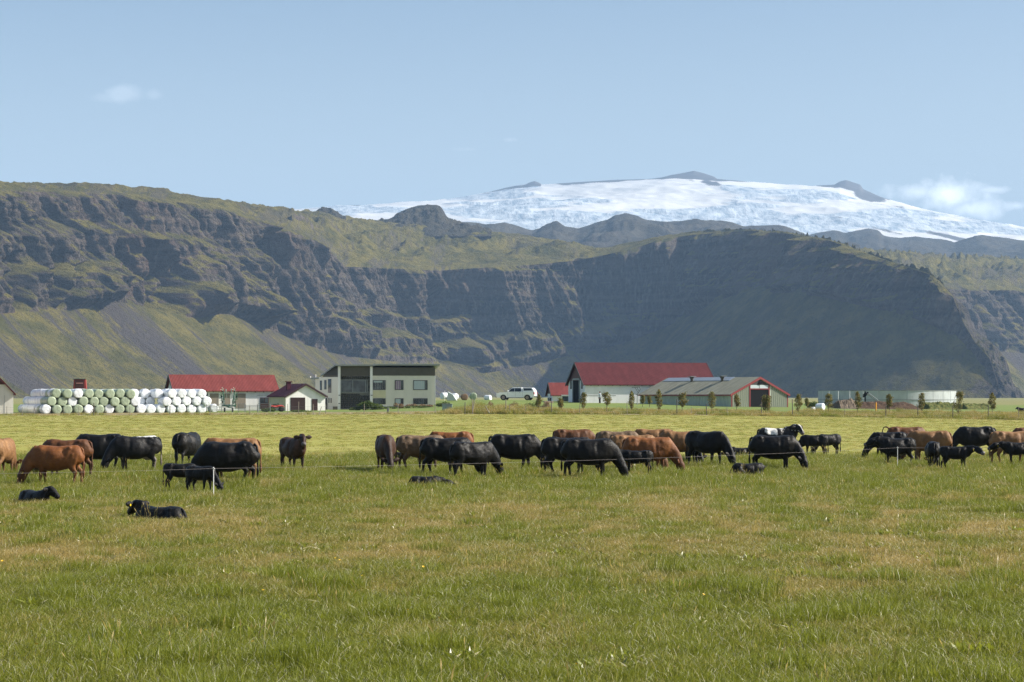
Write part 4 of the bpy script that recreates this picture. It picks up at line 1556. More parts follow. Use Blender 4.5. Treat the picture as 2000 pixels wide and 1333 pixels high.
def gable_shell(root, L, W, eave, ridge, wallm, roofm, gablem=None, oh=.3, th=.12, gable_from=None, ridge_cap=None, eavemat=None, axis='x'):
    """building with its ridge along local x (0..L), width W in y (0..W)"""
    b = bmb()
    prism(b, [(0, -1.0), (W, -1.0), (W, eave), (W / 2, ridge), (0, eave)], 'x', 0, L)
    w = done(b, 'wall', root, wallm)
    sl_ = (ridge - eave) / (W / 2)
    for s_ in (0, 1):
        b = bmb()
        if s_ == 0:
            pts = [(-oh, eave - oh * sl_ + .02), (W / 2, ridge + .02), (W / 2, ridge + .02 + th), (-oh, eave - oh * sl_ + .02 + th)]
        else:
            pts = [(W / 2 + .002, ridge + .02), (W + oh, eave - oh * sl_ + .02), (W + oh, eave - oh * sl_ + .02 + th), (W / 2 + .002, ridge + .02 + th)]
        prism(b, pts, 'x', -oh, L + oh)
        done(b, 'roof', root, roofm)
    return w


def bargeboards(root, L, W, eave, ridge, mat, oh=.3, th=.22, end=0, t2=.08):
    sl_ = (ridge - eave) / (W / 2)
    x0, x1 = (-oh - t2, -oh - .003) if end == 0 else (L + oh + .003, L + oh + t2)
    for s_ in (0, 1):
        b = bmb()
        if s_ == 0:
            pts = [(-oh, eave - oh * sl_ - th * .5), (W / 2, ridge - th * .5), (W / 2, ridge + .18), (-oh, eave - oh * sl_ + .18)]
        else:
            pts = [(W / 2, ridge - th * .5), (W + oh, eave - oh * sl_ - th * .5), (W + oh, eave - oh * sl_ + .18), (W / 2, ridge + .18)]
        prism(b, pts, 'x', x0, x1)
        done(b, 'bargeboard', root, mat)


def scr(px_, D):       # ground point under a photo column
    x = wx(px_, D)
    return (x, D, gz(x, D))


# --- big white barn with the dark red roof (ridge nearly parallel to the picture)
# corner: near left wall corner at px 1143; long wall runs right and slightly away
D0 = 305
bx0 = wx(1143, D0)
barn = empty('barn', (bx0, D0, wz(788, D0)), math.radians(14))
tag(barn, 'large white barn with a steep dark red roof and open dark doorway', 'barn')
Lb, Wb, eb, rb = 20.9, 9.6, 2.95, 6.2
# measured in the picture: eave row 750, ridge row 706
gable_shell(barn, Lb, Wb, eb, rb, M_whiteblock, M_redroof2, oh=.35)
b = bmb()
prism(b, [(.55, eb + .55), (Wb - .55, eb + .55), (Wb / 2, rb - .15)], 'x', -.06, -.003)
done(b, 'gable_boards', barn, M_maroon)
bargeboards(barn, Lb, Wb, eb, rb, M_trim, oh=.35)
bargeboards(barn, Lb, Wb, eb, rb, M_maroon, oh=.35, end=1)
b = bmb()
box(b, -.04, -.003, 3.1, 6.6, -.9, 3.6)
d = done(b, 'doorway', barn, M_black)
b = bmb()
box(b, -.14, -.045, 2.8, 3.1, -.9, 3.75)
box(b, -.14, -.045, 6.6, 6.9, -.9, 3.75)
box(b, -.14, -.045, 3.1, 6.6, 3.6, 3.85)
done(b, 'door_frame', barn, M_greyboard)
for yy in (1.35, 7.6):
    frame_window(barn, yy, 2.2, .75, 1.35, 0, ax='x')
for i in range(17):
    pbox('rafter_end', barn, M_trim, .8 + i * 1.17, .92 + i * 1.17, -.30, -.003, eb - .26, eb - .06)
b = bmb()
box(b, 10.2, 11.9, -.07, -.003, -.6, 2.0 - .55)
dd = done(b, 'door', barn, mat_simple('white_door', (.72, .74, .74), .5, .4, .05))
b = bmb()
box(b, 10.05, 10.2, -.09, -.004, -.6, 1.6)
box(b, 11.9, 12.05, -.09, -.004, -.6, 1.6)
box(b, 10.2, 11.9, -.09, -.004, 1.45, 1.6)
done(b, 'door_frame', barn, M_trim)
b = bmb()
box(b, 0.2, 4.9, -.03, -.002, 1.15, 1.22)
done(b, 'wall_rail', barn, M_greyboard)

# --- small white barn behind it
D1 = 345
sb = empty('small_barn', (wx(1079, D1), D1, wz(789, D1)), math.radians(8))
tag(sb, 'small white barn with a red roof left of the big barn', 'barn')
gable_shell(sb, 9, 5.6, 1.55, 3.55, M_white, M_redroof, oh=.3)
b = bmb()
prism(b, [(.5, 1.75), (5.1, 1.75), (2.8, 3.4)], 'x', -.06, -.003)
done(b, 'gable_boards', sb, M_maroon)
bargeboards(sb, 9, 5.6, 1.55, 3.55, M_trim)
for yy in (1.2, 2.3, 3.9):
    frame_window(sb, yy, .1, .75, .95, 0, ax='x')
D1b = 336
ls = empty('lean_to_shed', (wx(1099, D1b), D1b, wz(790, D1b)), 0)
tag(ls, 'low dark shed with a flat white roof between the two white barns', 'shed')
pbox('wall', ls, M_trim, 0, 2.2, 0, 3, -1, 1.35)
pbox('roof', ls, M_white, -.15, 2.35, -.25, 3.1, 1.352, 1.60)
for i in range(4):
    pbox('panel', ls, mat_simple('dark_blue_panel', (.05, .07, .09), .5, .3, .1), .12 + i * .52, .52 + i * .52, -.05, -.003, -.2, 1.2)

# --- green-grey barn, corner towards the camera at px 1428
D2 = 283
gxc, gyc = wx(1428, D2), D2
gz0 = wz(797, D2)
# gable faces the camera, body runs back and to the left
gb = empty('green_barn', (gxc, gyc, gz0), math.radians(120))
tag(gb, 'long grey green barn with red trim and a dark opening in its gable', 'barn')
# local +x runs from the gable back along the ridge; local y from the corner along the gable
Lg, Wg, eg, rg = 23.3, 10.1, 1.90, 4.30
# mirrored local frame: gable direction is -y after the turn
b = bmb()
prism(b, [(0, -1.0), (-Wg, -1.0), (-Wg, eg), (-Wg / 2, rg), (0, eg)], 'x', 0, Lg)
done(b, 'wall', gb, M_greenwall)
sl_ = (rg - eg) / (Wg / 2)
for s_ in (0, 1):
    b = bmb()
    if s_ == 0:
        pts = [(.25, eg - .25 * sl_ + .02), (-Wg / 2, rg + .02), (-Wg / 2, rg + .12), (.25, eg - .25 * sl_ + .12)]
    else:
        pts = [(-Wg / 2 - .003, rg + .02), (-Wg - .25, eg - .25 * sl_ + .02), (-Wg - .25, eg - .25 * sl_ + .12), (-Wg / 2 - .003, rg + .12)]
    prism(b, pts, 'x', -.15, Lg + .2)
    done(b, 'roof', gb, M_green)
# red trim on the gable and eaves
for s_ in (0, 1):
    b = bmb()
    e0, e1 = (.25, -Wg / 2) if s_ == 0 else (-Wg - .25, -Wg / 2)
    z0_ = eg - .25 * sl_
    prism(b, [(e0, z0_ - .16), (e1, rg - .20), (e1, rg + .16), (e0, z0_ + .16)], 'x', -.24, -.153)
    done(b, 'bargeboard', gb, M_trimred)
b = bmb()
box(b, -.15, Lg + .2, .255, .33, eg - .25 * sl_ - .08, eg - .25 * sl_ + .10)
done(b, 'eave_trim', gb, M_trimred)
for yy in (0.0, -Wg + .14):
    pbox('corner_trim', gb, M_trimred, -.07, -.003, yy - .14, yy, -.6, eg)
dw0, dw1 = -3.35, -6.6
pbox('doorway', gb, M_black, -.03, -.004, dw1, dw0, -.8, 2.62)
for yy in (dw0, dw1 - .18):
    pbox('door_post', gb, M_trimred, -.10, -.003, yy, yy + .18, -.8, rg - abs(yy + Wg / 2) * sl_ - .12)
pbox('door_lintel', gb, M_trimred, -.11, -.004, dw1, dw0, 2.62, 2.76)
pbox('upper_window', gb, M_blind, -.035, -.004, dw1 + .03, dw0 - .03, 2.78, 3.25)
pbox('mullion', gb, M_trim, -.05, -.036, (dw0 + dw1) / 2 - .03, (dw0 + dw1) / 2 + .03, 2.78, 3.25)
b = bmb()
prism(b, [(dw1 + .03, 3.27), (dw0 - .03, 3.27), (dw0 - .03, 3.34), (-Wg / 2, 4.05), (dw1 + .03, 3.34)], 'x', -.035, -.004)
done(b, 'vent_panel', gb, M_trim)
b = bmb()
tube(b, (-.16, -Wg / 2, 3.58), (-.036, -Wg / 2, 3.58), .26, 16)
done(b, 'fan', gb, M_black)
for i in range(8):                 # ribbed cladding strips of the gable
    for side in (0, 1):
        y0_ = -.16 - i * .36 if side == 0 else -Wg + .16 + i * .36
        ym = y0_ - .18 if side == 0 else y0_ + .18
        if (side == 0 and ym - .12 < dw0 + .22) or (side == 1 and ym + .12 > dw1 - .2):
            continue
        top_ = eg + (Wg / 2 - abs(ym + Wg / 2)) * sl_ - .28
        b = bmb()
        box(b, -.045, -.003, ym - .13, ym + .09, -.8, top_)
        done(b, 'cladding_strip', gb, M_greenwall2)
for i in range(31):
    pbox('cladding_rib', gb, M_greenwall, .3 + i * .74, .42 + i * .74, .003, .03, -.8, eg - .22)
# ridge skylight band and two roof vents
for i in range(7):
    b = bmb()
    x0_, x1_ = 5.9 + i * 2.45, 5.9 + i * 2.45 + 2.38
    zz0 = rg + .125
    prism(b, [(-Wg / 2 + 1.05, zz0 - 1.05 * sl_), (-Wg / 2, zz0), (-Wg / 2, zz0 + .05), (-Wg / 2 + 1.05, zz0 - 1.05 * sl_ + .05)], 'x', x0_, x1_)
    done(b, 'ridge_panel', gb, M_ridge)
for xv in (7.5, 15.2):
    b = bmb()
    loft(b, [((xv, -Wg / 2 + 1.15, rg - .75), .26, .26, (1, 0, 0)), ((xv, -Wg / 2 + 1.15, rg - .05), .26, .26, (1, 0, 0)), ((xv, -Wg / 2 + 1.15, rg - .05), .34, .34, (1, 0, 0)), ((xv, -Wg / 2 + 1.15, rg + .28), .48, .48, (1, 0, 0))], seg=4, ex=2)
    o_ = done(b, 'roof_vent', gb, M_brown)
    pbox('vent_cap', o_, M_greyboard, xv - .5, xv + .5, -Wg / 2 + .65, -Wg / 2 + 1.65, rg + .283, rg + .34)

# --- white building with the red roof at the left, behind the bales
D3 = 268
lb = empty('white_farm_building', (wx(342, D3), D3, gz(wx(342, D3), D3)), math.radians(19))
tag(lb, 'long low white building with a bright red roof behind the white bales', 'building')
Ll, Wl, el, rl_ = 13.9, 6.4, 2.75, 4.75
gable_shell(lb, Ll, Wl, el, rl_, M_white, M_redroof, oh=.35)
bargeboards(lb, Ll, Wl, el, rl_, M_trim, oh=.35)
for i in range(12):
    pbox('rafter_end', lb, M_trim, .5 + i * 1.15, .6 + i * 1.15, -.30, -.003, el - .28, el - .10)
M_board = mat_simple('faded_brown_board', (.27, .225, .18), .8, .2, .2, 2)
pbox('boarded_panel', lb, M_board, 4.7, 5.9, -.04, -.003, .6, 2.3)
pbox('boarded_panel', lb, M_board, 8.2, 9.6, -.04, -.003, .3, 2.3)
pbox('boarded_panel', lb, M_board, 6.6, 7.5, -.04, -.003, .8, 2.3)
b = bmb()
box(b, 11.6, 12.8, -.05, -.004, .2, 1.75)
dr = done(b, 'door', lb, mat_simple('maroon_door', (.055, .022, .02), .6, .3, .2))
for i in range(2):
    pbox('door_window', dr, M_glass, 11.68 + i * .56, 12.12 + i * .56, -.07, -.052, 1.0, 1.65)
frame_window(lb, 3.2, 3.0 - 1.5, 1.2, .9, 0)
pbox('wall_lamp_rail', lb, M_greyboard, 11.2, 13.1, -.06, -.003, 2.05, 2.10)
b = bmb()
tube(b, (13.75, -.08, -.5), (13.75, -.08, 2.7), .05)
done(b, 'downpipe', lb, M_white)

# --- far left building, gable to the camera
D4 = 236
xw = wx(26, D4)
fl = empty('white_gabled_building', (xw, D4, gz(xw, D4)), math.radians(106))
tag(fl, 'white building with a red gable top cut off by the left edge', 'building')
gable_shell(fl, 9, 5.4, 2.45, 5.35, wall_mat('sunlit_white_wall', (.70, .68, .60), stain=.3), M_redroof2, oh=.28)
b = bmb()
prism(b, [(.95, 3.45), (4.45, 3.45), (2.7, 5.2)], 'x', -.05, -.003)
done(b, 'gable_boards', fl, M_maroon)
bargeboards(fl, 9, 5.4, 2.45, 5.35, M_redroof2, oh=.28, th=.1)
b = bmb()
box(b, -.03, -.002, 1.0, 1.03, -.5, 2.2)
box(b, -.03, -.002, 1.9, 1.93, -.5, 3.2)
done(b, 'wall_joint', fl, M_greyboard)

# --- garage
D5 = 262
ga = empty('garage', (wx(558, D5), D5, gz(wx(558, D5), D5)), math.radians(112))
tag(ga, 'white garage with a maroon roof and dark doors beside the house', 'garage')
# ridge runs back to the left; local x back, local y to the left (negative of picture right)
Lq, Wq, eq, rq = 8.5, 5.4, 1.92, 3.45
b = bmb()
prism(b, [(0, -1.0), (-Wq, -1.0), (-Wq, eq), (-Wq / 2, rq), (0, eq)], 'x', 0, Lq)
done(b, 'wall', ga, M_white)
slq = (rq - eq) / (Wq / 2)
for s_ in (0, 1):
    b = bmb()
    if s_ == 0:
        pts = [(.25, eq - .25 * slq + .02), (-Wq / 2, rq + .02), (-Wq / 2, rq + .14), (.25, eq - .25 * slq + .14)]
    else:
        pts = [(-Wq / 2 - .003, rq + .02), (-Wq - .25, eq - .25 * slq + .02), (-Wq - .25, eq - .25 * slq + .14), (-Wq / 2 - .003, rq + .14)]
    prism(b, pts, 'x', -.25, Lq + .2)
    done(b, 'roof', ga, M_maroonroof)
    b = bmb()
    e0, e1 = (.25, -Wq / 2) if s_ == 0 else (-Wq - .25, -Wq / 2)
    z0_ = eq - .25 * slq
    prism(b, [(e0, z0_ - .10), (e1, rq - .10), (e1, rq + .17), (e0, z0_ + .17)], 'x', -.33, -.253)
    done(b, 'bargeboard', ga, mat_simple('dark_maroon_trim', (.045, .02, .025), .5, .3, .1))
pbox('garage_door', ga, mat_simple('dark_maroon_door', (.030, .013, .013), .6, .3, .2), -.04, -.003, -2.65, -.65, -.5, 1.75)
pbox('side_door', ga, mat_simple('dark_maroon_side_door', (.035, .014, .014), .6, .3, .2), -.04, -.003, -4.35, -3.55, -.5, 1.55)
ch = pbox('chimney', ga, M_maroonroof, 3.6, 4.15, -1.75, -1.2, 2.2, 3.80)
pbox('chimney_cap', ch, M_maroon, 3.5, 4.25, -1.85, -1.1, 3.803, 3.92)
# ivory side wall wing (left of the garage)
pbox('side_wall', ga, M_ivory, .02, Lq - .2, .003, .05, -.9, eq - .16)

# --- dwelling house
D6 = 276
hx0 = wx(664, D6)
hz0 = gz(wx(700, D6), D6) - .02
hs_ = D6 / F                      # metres per photo pixel at the house


def HXp(p_):
    return (p_ - 664) * hs_


def HZp(r_):
    return wz(r_, D6) - hz0


house = empty('farmhouse', (hx0, D6, hz0), math.radians(5.5))
tag(house, 'two storey cream farmhouse with a brown fascia, big windows and flat grey roof', 'house')
xr = HXp(850)
xs1 = HXp(727)
zt = HZp(718)
pbox('wall', house, M_cream, xs1 - .02, xr, 0, 9, -1, HZp(734))
pbox('upper_boards', house, M_brown, xs1 - .02, xr, -.04, 9, HZp(734) + .002, zt)
b = bmb()
prism(b, [(-.6, zt + .28), (9.5, zt - .15), (9.5, zt + .02), (-.6, zt + .50)], 'x', xs1 + .1, xr + .62)
done(b, 'flat_roof', house, M_greyboard)
# vertical cladding joints of the right wing: separate boards
nb = 26
for i in range(nb):
    x0_ = xs1 + .45 + (xr - xs1 - .5) * i / nb
    x1_ = xs1 + .45 + (xr - xs1 - .5) * (i + 1) / nb - .018
    pbox('cladding_board', house, M_cream, x0_, x1_, -.022, -.001, HZp(752) + .55 if False else HZp(786) + 1.02, HZp(734) - .005) if False else None
for i in range(nb):
    x0_ = xs1 + .45 + (xr - xs1 - .5) * i / nb
    pbox('cladding_batten', house, M_cream, x0_, x0_ + .035, -.024, -.002, HZp(801), HZp(734.5))
# stair / living room block: stone below, window, stone band
xl = HXp(664)
pbox('stone_backing', house, M_mortar, xl + .02, xs1 - .05, .55, 1.0, -1, HZp(735))
rnd = random.Random(5)
# individual lava stones, cheap blocks sharing one mesh
sb_ = bmb()
bmesh.ops.create_icosphere(sb_, subdivisions=1, radius=.5)
sme = bpy.data.meshes.new('stone')
sb_.to_mesh(sme)
sb_.free()
sme.materials.append(M_stone)


def stones(xa, xb, za, zb, y, nmax):
    cnt = 0
    z = za
    row = 0
    while z < zb:
        hh = rnd.uniform(.20, .30)
        x = xa - rnd.uniform(0, .15)
        while x < xb and cnt < nmax:
            ww = rnd.uniform(.20, .42)
            if x + ww > xb + .12:
                ww = max(.12, xb - x)
            st = bpy.data.objects.new('stone', sme)
            st.parent = house
            st.location = (x + ww / 2, y, z + hh / 2)
            st.scale = (ww * 1.14, .22, hh * 1.14)
            st.rotation_euler = (rnd.uniform(-.2, .2), rnd.uniform(-.5, .5), rnd.uniform(-.2, .2))
            COL.objects.link(st)
            x += ww
            cnt += 1
        z += hh * .96
        row += 1


stones(xl + .05, xs1 - .08, HZp(797), HZp(768), .54, 110)
stones(xl + .05, xs1 - .08, HZp(741), HZp(735), .54, 34)
stones(xs1 - .42, xs1 - .08, HZp(767), HZp(742), .54, 20)
frame_window(house, HXp(666), HZp(767), HXp(718) - HXp(666), HZp(742) - HZp(767), .50, pane=[M_glass, M_glass, M_glass], mull=(HXp(689) - HXp(666), HXp(714) - HXp(666)), fr=M_greyboard, bar=.07)
b = bmb()
box(b, xl + .0, xs1 - .05, -.05, .52, HZp(734.8), HZp(716))
done(b, 'living_room_fascia', house, M_brown)
# white piers
for (pa, pb, top_) in ((660, 665, 716), (722.5, 727.5, 716)):
    pbox('pier', house, M_white, HXp(pa), HXp(pb), -.30, .6, -1, HZp(top_))
for pa in (661, 724):
    for rr in (773, 789):
        pbox('pier_bracket', house, M_black, HXp(pa), HXp(pa + 3.5), -.36, -.303, HZp(rr), HZp(rr - 1.2))
# left wall, turned away (its face points left and towards the camera)
lw = HXp(616)
b = bmb()
v = [(lw, 3.6), (HXp(660), -.10), (HXp(660), 1.0), (xl + 1, 9), (lw, 9)]
prism_pts = v
vb = [b.verts.new((p[0], p[1], -1)) for p in v]
vt = [b.verts.new((p[0], p[1], HZp(737))) for p in v]
b.faces.new(vb[::-1])
b.faces.new(vt)
for i in range(len(v)):
    j = (i + 1) % len(v)
    b.faces.new((vb[i], vb[j], vt[j], vt[i]))
done(b, 'side_wall', house, M_cream)
sd_ = Vector((HXp(660) - lw, -.10 - 3.6, 0))
slen = sd_.length
sd_.normalize()
sn = Vector((sd_.y, -sd_.x, 0))      # outward normal


def side_box(name, t0_, t1_, z0_, z1_, mat, o0=.003, o1=.05, parent=None):
    b = bmb()
    base = Vector((lw, 3.6, 0))
    vv = []
    for z_ in (z0_, z1_):
        for (t_, o_) in ((t0_, o0), (t1_, o0), (t1_, o1), (t0_, o1)):
            p = base + sd_ * (slen * t_) + sn * o_
            vv.append(b.verts.new((p.x, p.y, z_)))
    for q in ((0, 1, 2, 3), (7, 6, 5, 4), (0, 4, 5, 1), (1, 5, 6, 2), (2, 6, 7, 3), (3, 7, 4, 0)):
        b.faces.new([vv[i] for i in q])
    return done(b, name, parent or house, mat)


def sT(p_):
    return (HXp(p_) - lw) / (HXp(660) - lw)


for (pa, pb, r0, r1) in ((625.4, 628.8, 762.5, 743.5), (634, 637.8, 761, 742.5), (641.3, 647.2, 767.5, 740.5), (625.4, 627.4, 787.5, 778), (629.7, 631.3, 787.5, 778), (642, 643.6, 787.5, 778), (646.3, 648, 787.5, 778)):
    w_ = side_box('window', sT(pa), sT(pb), HZp(r0), HZp(r1), M_trim)
    side_box('pane', sT(pa + .5), sT(pb - .5), HZp(r0 - .6), HZp(r1 + .6), M_glass, .052, .06, w_)
side_box('door', sT(634), sT(639.5), HZp(801), HZp(778), M_trim)
side_box('side_fascia', sT(632), .998, HZp(736.5), HZp(733), M_brown, .003, .05)
# roof of the left block: slopes up from px 625 to px 655 then level
b = bmb()
za, zb_ = HZp(733), HZp(712.5)
R_ = [(HXp(625.5), 3.0, za), (HXp(655), -1.0, zb_), (HXp(732.5), -.9, zb_ + .03), (HXp(733), 6, zb_ - .25), (HXp(652), 9.5, zb_ - .4), (HXp(625.5), 9.5, za)]
vt = [b.verts.new((p[0], p[1], p[2])) for p in R_]
vb = [b.verts.new((p[0], p[1], p[2] - .18)) for p in R_]
b.faces.new((vt[0], vt[1], vt[4], vt[5]))
b.faces.new((vt[1], vt[2], vt[3], vt[4]))
b.faces.new((vb[5], vb[4], vb[1], vb[0]))
b.faces.new((vb[4], vb[3], vb[2], vb[1]))
for i in range(6):
    j = (i + 1) % 6
    b.faces.new((vt[i], vb[i], vb[j], vt[j]))
done(b, 'roof', house, M_greyboard)
b = bmb()
q = [(HXp(632), HZp(733)), (HXp(660), HZp(733)), (HXp(660), HZp(715)), (HXp(655), HZp(715))]
vv0, vv1 = [], []
for (xx_, zz_) in q:
    t_ = (xx_ - lw) / (HXp(660) - lw)
    p = Vector((lw, 3.6, 0)) + sd_ * (slen * t_) + sn * .02
    vv0.append(b.verts.new((p.x, p.y, zz_)))
    p = p - sn * .2
    vv1.append(b.verts.new((p.x, p.y, zz_)))
b.faces.new(vv0)
b.faces.new(vv1[::-1])
for i in range(4):
    j = (i + 1) % 4
    b.faces.new((vv0[i], vv1[i], vv1[j], vv0[j]))
done(b, 'gable_boards', house, M_trim)
# small flat roof over the back wing
b = bmb()
box(b, HXp(607), HXp(632), 3.0, 8.5, HZp(740), HZp(737.5))
done(b, 'canopy_roof', house, M_greyboard)
b = bmb()
tube(b, (HXp(617), 4.0, HZp(738)), (HXp(617), 4.0, HZp(731)), .04)
tube(b, (HXp(606.5), 3.6, HZp(738)), (HXp(606.5), 3.6, HZp(735)), .08)
done(b, 'flue', house, M_white)
# right wing windows
for (pa, pb, r0, r1, pn, ml) in ((728, 753, 762, 743, [M_glass, M_glass], (.81 * 25 * hs_,)), (771, 788, 762, 743, [M_purple, M_glass], (.72 * 17 * hs_,)), (807, 835, 762, 743, [M_blind, M_glass], (.83 * 28 * hs_,)),
                                 (728.5, 753, 790, 778.5, M_glass, ()), (771, 788, 790, 778.5, [M_blind, M_glass], (.7 * 17 * hs_,)), (807, 835, 790, 778.5, M_glass, ())):
    frame_window(house, HXp(pa), HZp(r0), HXp(pb) - HXp(pa), HZp(r1) - HZp(r0), -.002, pane=pn, mull=ml, bar=.08)
pbox('window_blind', house, M_blind, HXp(729.5), HXp(747), -.035, -.028, HZp(747.5), HZp(744))
pbox('plinth', house, M_greyboard, xs1 + .1, xr - .05, -.10, -.003, -1, HZp(794))
pbox('downpipe', house, M_white, xr - .06, xr + .04, -.12, -.03, -.5, HZp(734))
pbox('cream_panel', house, M_ivory, HXp(728), HXp(753), -.045, -.026, HZp(777), HZp(763))
pbox('woodpile', house, M_wood2, HXp(650), HXp(659), -1.6, -.9, -.3, .45)

# ------------------------------------------------------------------ wrapped bales
M_bw = None


def wrap_mat(name, c, c2):
    k = NM(name, .38, .45)
    o = k.obj()
    n = k.noise(o, 1.6, 4, .6)
    cr = k.noise(k.scale(o, (1, 1, .35)), 5.5, 5, .65, .8)
    rp = k.n.new('ShaderNodeObjectInfo').outputs['Random']
    cc = k.mix(k.ramp(n, .35, .7), c, c2)
    cc = k.mix(k.math('MULTIPLY', rp, .25), cc, tuple(v * .7 for v in c))
    cc = k.mix(k.ramp(cr, .62, .74, 0, .3), cc, tuple(v * .6 for v in c))
    k.bump(cr, .7, .06)
    return k.color(cc)


M_bwhite = wrap_mat('white_bale_wrap', (.80, .82, .84), (.66, .70, .74))
M_bgreen = wrap_mat('pale_green_bale_wrap', (.33, .39, .27), (.26, .32, .215))


def bale_mesh(seed, mat, R=.60, L=1.2):
    r = random.Random(seed)
    b = bmb()
    R, L = .58, 1.18
    prof = [(-.5, .30), (-.5, .72), (-.485, .90), (-.44, .985), (-.30, 1.0), (0, 1.01), (.30, 1.0), (.44, .985), (.485, .90), (.5, .72), (.5, .30)]
    seg = 22
    rows = []
    ph = r.uniform(0, 6)
    for (t_, q) in prof:
        row = []
        for k_ in range(seg):
            a = 2 * math.pi * k_ / seg
            rr = R * q * (1 + .022 * math.sin(3 * a + ph) + .018 * math.sin(5 * a + ph * 2 + t_ * 6) + r.uniform(-.008, .008))
            z = rr * math.sin(a)
            z = max(z, -R * .93)
            row.append(b.verts.new((rr * math.cos(a), t_ * L + (r.uniform(-.02, .02) if abs(t_) > .45 else 0), z)))
        rows.append(row)
    for i in range(len(rows) - 1):
        for k_ in range(seg):
            b.faces.new((rows[i][k_], rows[i][(k_ + 1) % seg], rows[i + 1][(k_ + 1) % seg], rows[i + 1][k_]))
    for row, s_ in ((rows[0], -1), (rows[-1], 1)):
        c = b.verts.new((r.uniform(-.05, .05), s_ * L * .5 + s_ * .01, r.uniform(-.05, .05)))
        for k_ in range(seg):
            b.faces.new((row[k_], row[(k_ + 1) % seg], c))
    bmesh.ops.recalc_face_normals(b, faces=b.faces)
    for f in b.faces:
        f.smooth = True
    me = bpy.data.meshes.new('bale')
    b.to_mesh(me)
    b.free()
    me.materials.append(mat)
    return me


BW = [bale_mesh(i, M_bwhite) for i in range(5)]
BG = [bale_mesh(20 + i, M_bgreen) for i in range(4)]
ORD = ['first', 'second', 'third', 'fourth', 'fifth', 'sixth', 'seventh', 'eighth', 'ninth', 'tenth', 'eleventh', 'twelfth', 'thirteenth', 'fourteenth', 'fifteenth', 'sixteenth', 'seventeenth']
rnd = random.Random(12)


def place_bale(x, y, z, green, rz, label, group, s=1.0, tilt=0.0):
    o = bpy.data.objects.new('bale', rnd.choice(BG if green else BW))
    o.location = (x, y, z)
    o.rotation_euler = (rnd.uniform(-.03, .03), tilt + rnd.uniform(-.3, .3) * 0, rz + rnd.uniform(-.04, .04))
    o.scale = (s, s * rnd.uniform(.97, 1.03), s)
    COL.objects.link(o)
    return tag(o, label, 'bale', group)


th_ = math.radians(27)                       # the row axis runs back to the left
ax_ = Vector((-math.sin(th_), math.cos(th_), 0))
rw_ = Vector((math.cos(th_), math.sin(th_), 0))
Db = 236.0
org = Vector((wx(88, Db), Db, 0))
zb0 = gz(org.x, org.y)
lev_name = ['bottom', 'middle', 'top']
greens = {0: {1, 2, 3, 5, 7, 8}, 1: {0, 1, 3, 4, 5, 6, 7}, 2: {0, 1, 3, 4, 5, 6, 7}}
for lev in range(3):
    ncols = (16, 16, 15)[lev]
    for i in range(ncols):
        missing = 0
        if lev == 2 and i in (8, 9):
            missing = 2
        if lev == 1 and i in (9, 10):
            missing = 2
        if lev == 2 and i == 10:
            missing = 1
        ndeep = (10, 10, 9)[lev] if i == 0 else (3 if (lev == 2 or i in (8, 9, 10)) else 2)
        if i == 1 and lev == 2:
            ndeep = 6
        for j in range(missing, ndeep):
            p = org + rw_ * ((i + .5 * lev) * 1.275) + ax_ * (j * 1.22) + rw_ * rnd.uniform(-.05, .05) + ax_ * rnd.uniform(-.16, .10)
            z = zb0 + .50 + lev * .93 + rnd.uniform(-.035, .035)
            g_ = (i in greens[lev]) if j < (3 if i == 0 else 2) else (False)
            if j == 1 and i == 0:
                g_ = lev != 2 and True
            colr = 'pale green' if g_ else 'white'
            if j == 0:
                lab = '%s wrapped bale, %s from the left in the %s front row of the stack' % (colr, ORD[i], lev_name[lev])
            else:
                lab = '%s wrapped bale in the %s layer, %s back behind front bale %s' % (colr, lev_name[lev], ORD[j], ['one', 'two', 'three', 'four', 'five', 'six', 'seven', 'eight', 'nine', 'ten', 'eleven', 'twelve', 'thirteen', 'fourteen', 'fifteen', 'sixteen'][i])
            place_bale(p.x, p.y, z, g_, th_, lab, 'wrapped bales in the long stack')
for (p_, r_, lab) in ((400, 790, 'white wrapped bale behind the right end of the long stack, lying lower'), (416, 798, 'rightmost white wrapped bale of the long stack, beside the metal gate')):
    place_bale(wx(p_, 252), 252, wz(r_, 252), False, th_, lab, 'wrapped bales in the long stack', .97)

# loose bales and covered things on the rise behind the pickup
D7 = 320
M_tarp = wrap_mat('silver_tarpaulin', (.55, .58, .56), (.40, .44, .42))
M_hay = mat_simple('brown_hay', (.22, .15, .10), .95, .1, .3, 3, bump=.6)
for (p_, r_, g_, rz_, lab, s_) in ((868, 774, False, -.9, 'white wrapped bale just right of the farmhouse, sagging open', .95),
                                   (888, 775, False, .5, 'white wrapped bale beside the thin white mast', .9),
                                   (924, 774.5, True, .1, 'greenish wrapped bale above the wooden post, left of the pickup', 1.02),
                                   (953, 778, False, 1.1, 'half collapsed white wrapped bale next to the front of the pickup', .85)):
    place_bale(wx(p_, D7), D7, wz(r_, D7), g_, rz_, lab, 'loose bales behind the pickup', s_)
hb_ = place_bale(wx(907, D7 + 2), D7 + 2, wz(776, D7 + 2), False, .2, 'opened bale with brown hay showing, between white bales', 'loose bales behind the pickup', .93)
hm_ = bale_mesh(77, M_hay)
hb_.data = hm_
b = bmb()
tube(b, (wx(868.5, 300), 300, wz(783, 300)), (wx(868.5, 300), 300, wz(764, 300)), .03)
tag(done(b, 'mast', None, M_white), 'thin white mast between the farmhouse and the loose bales', 'mast')
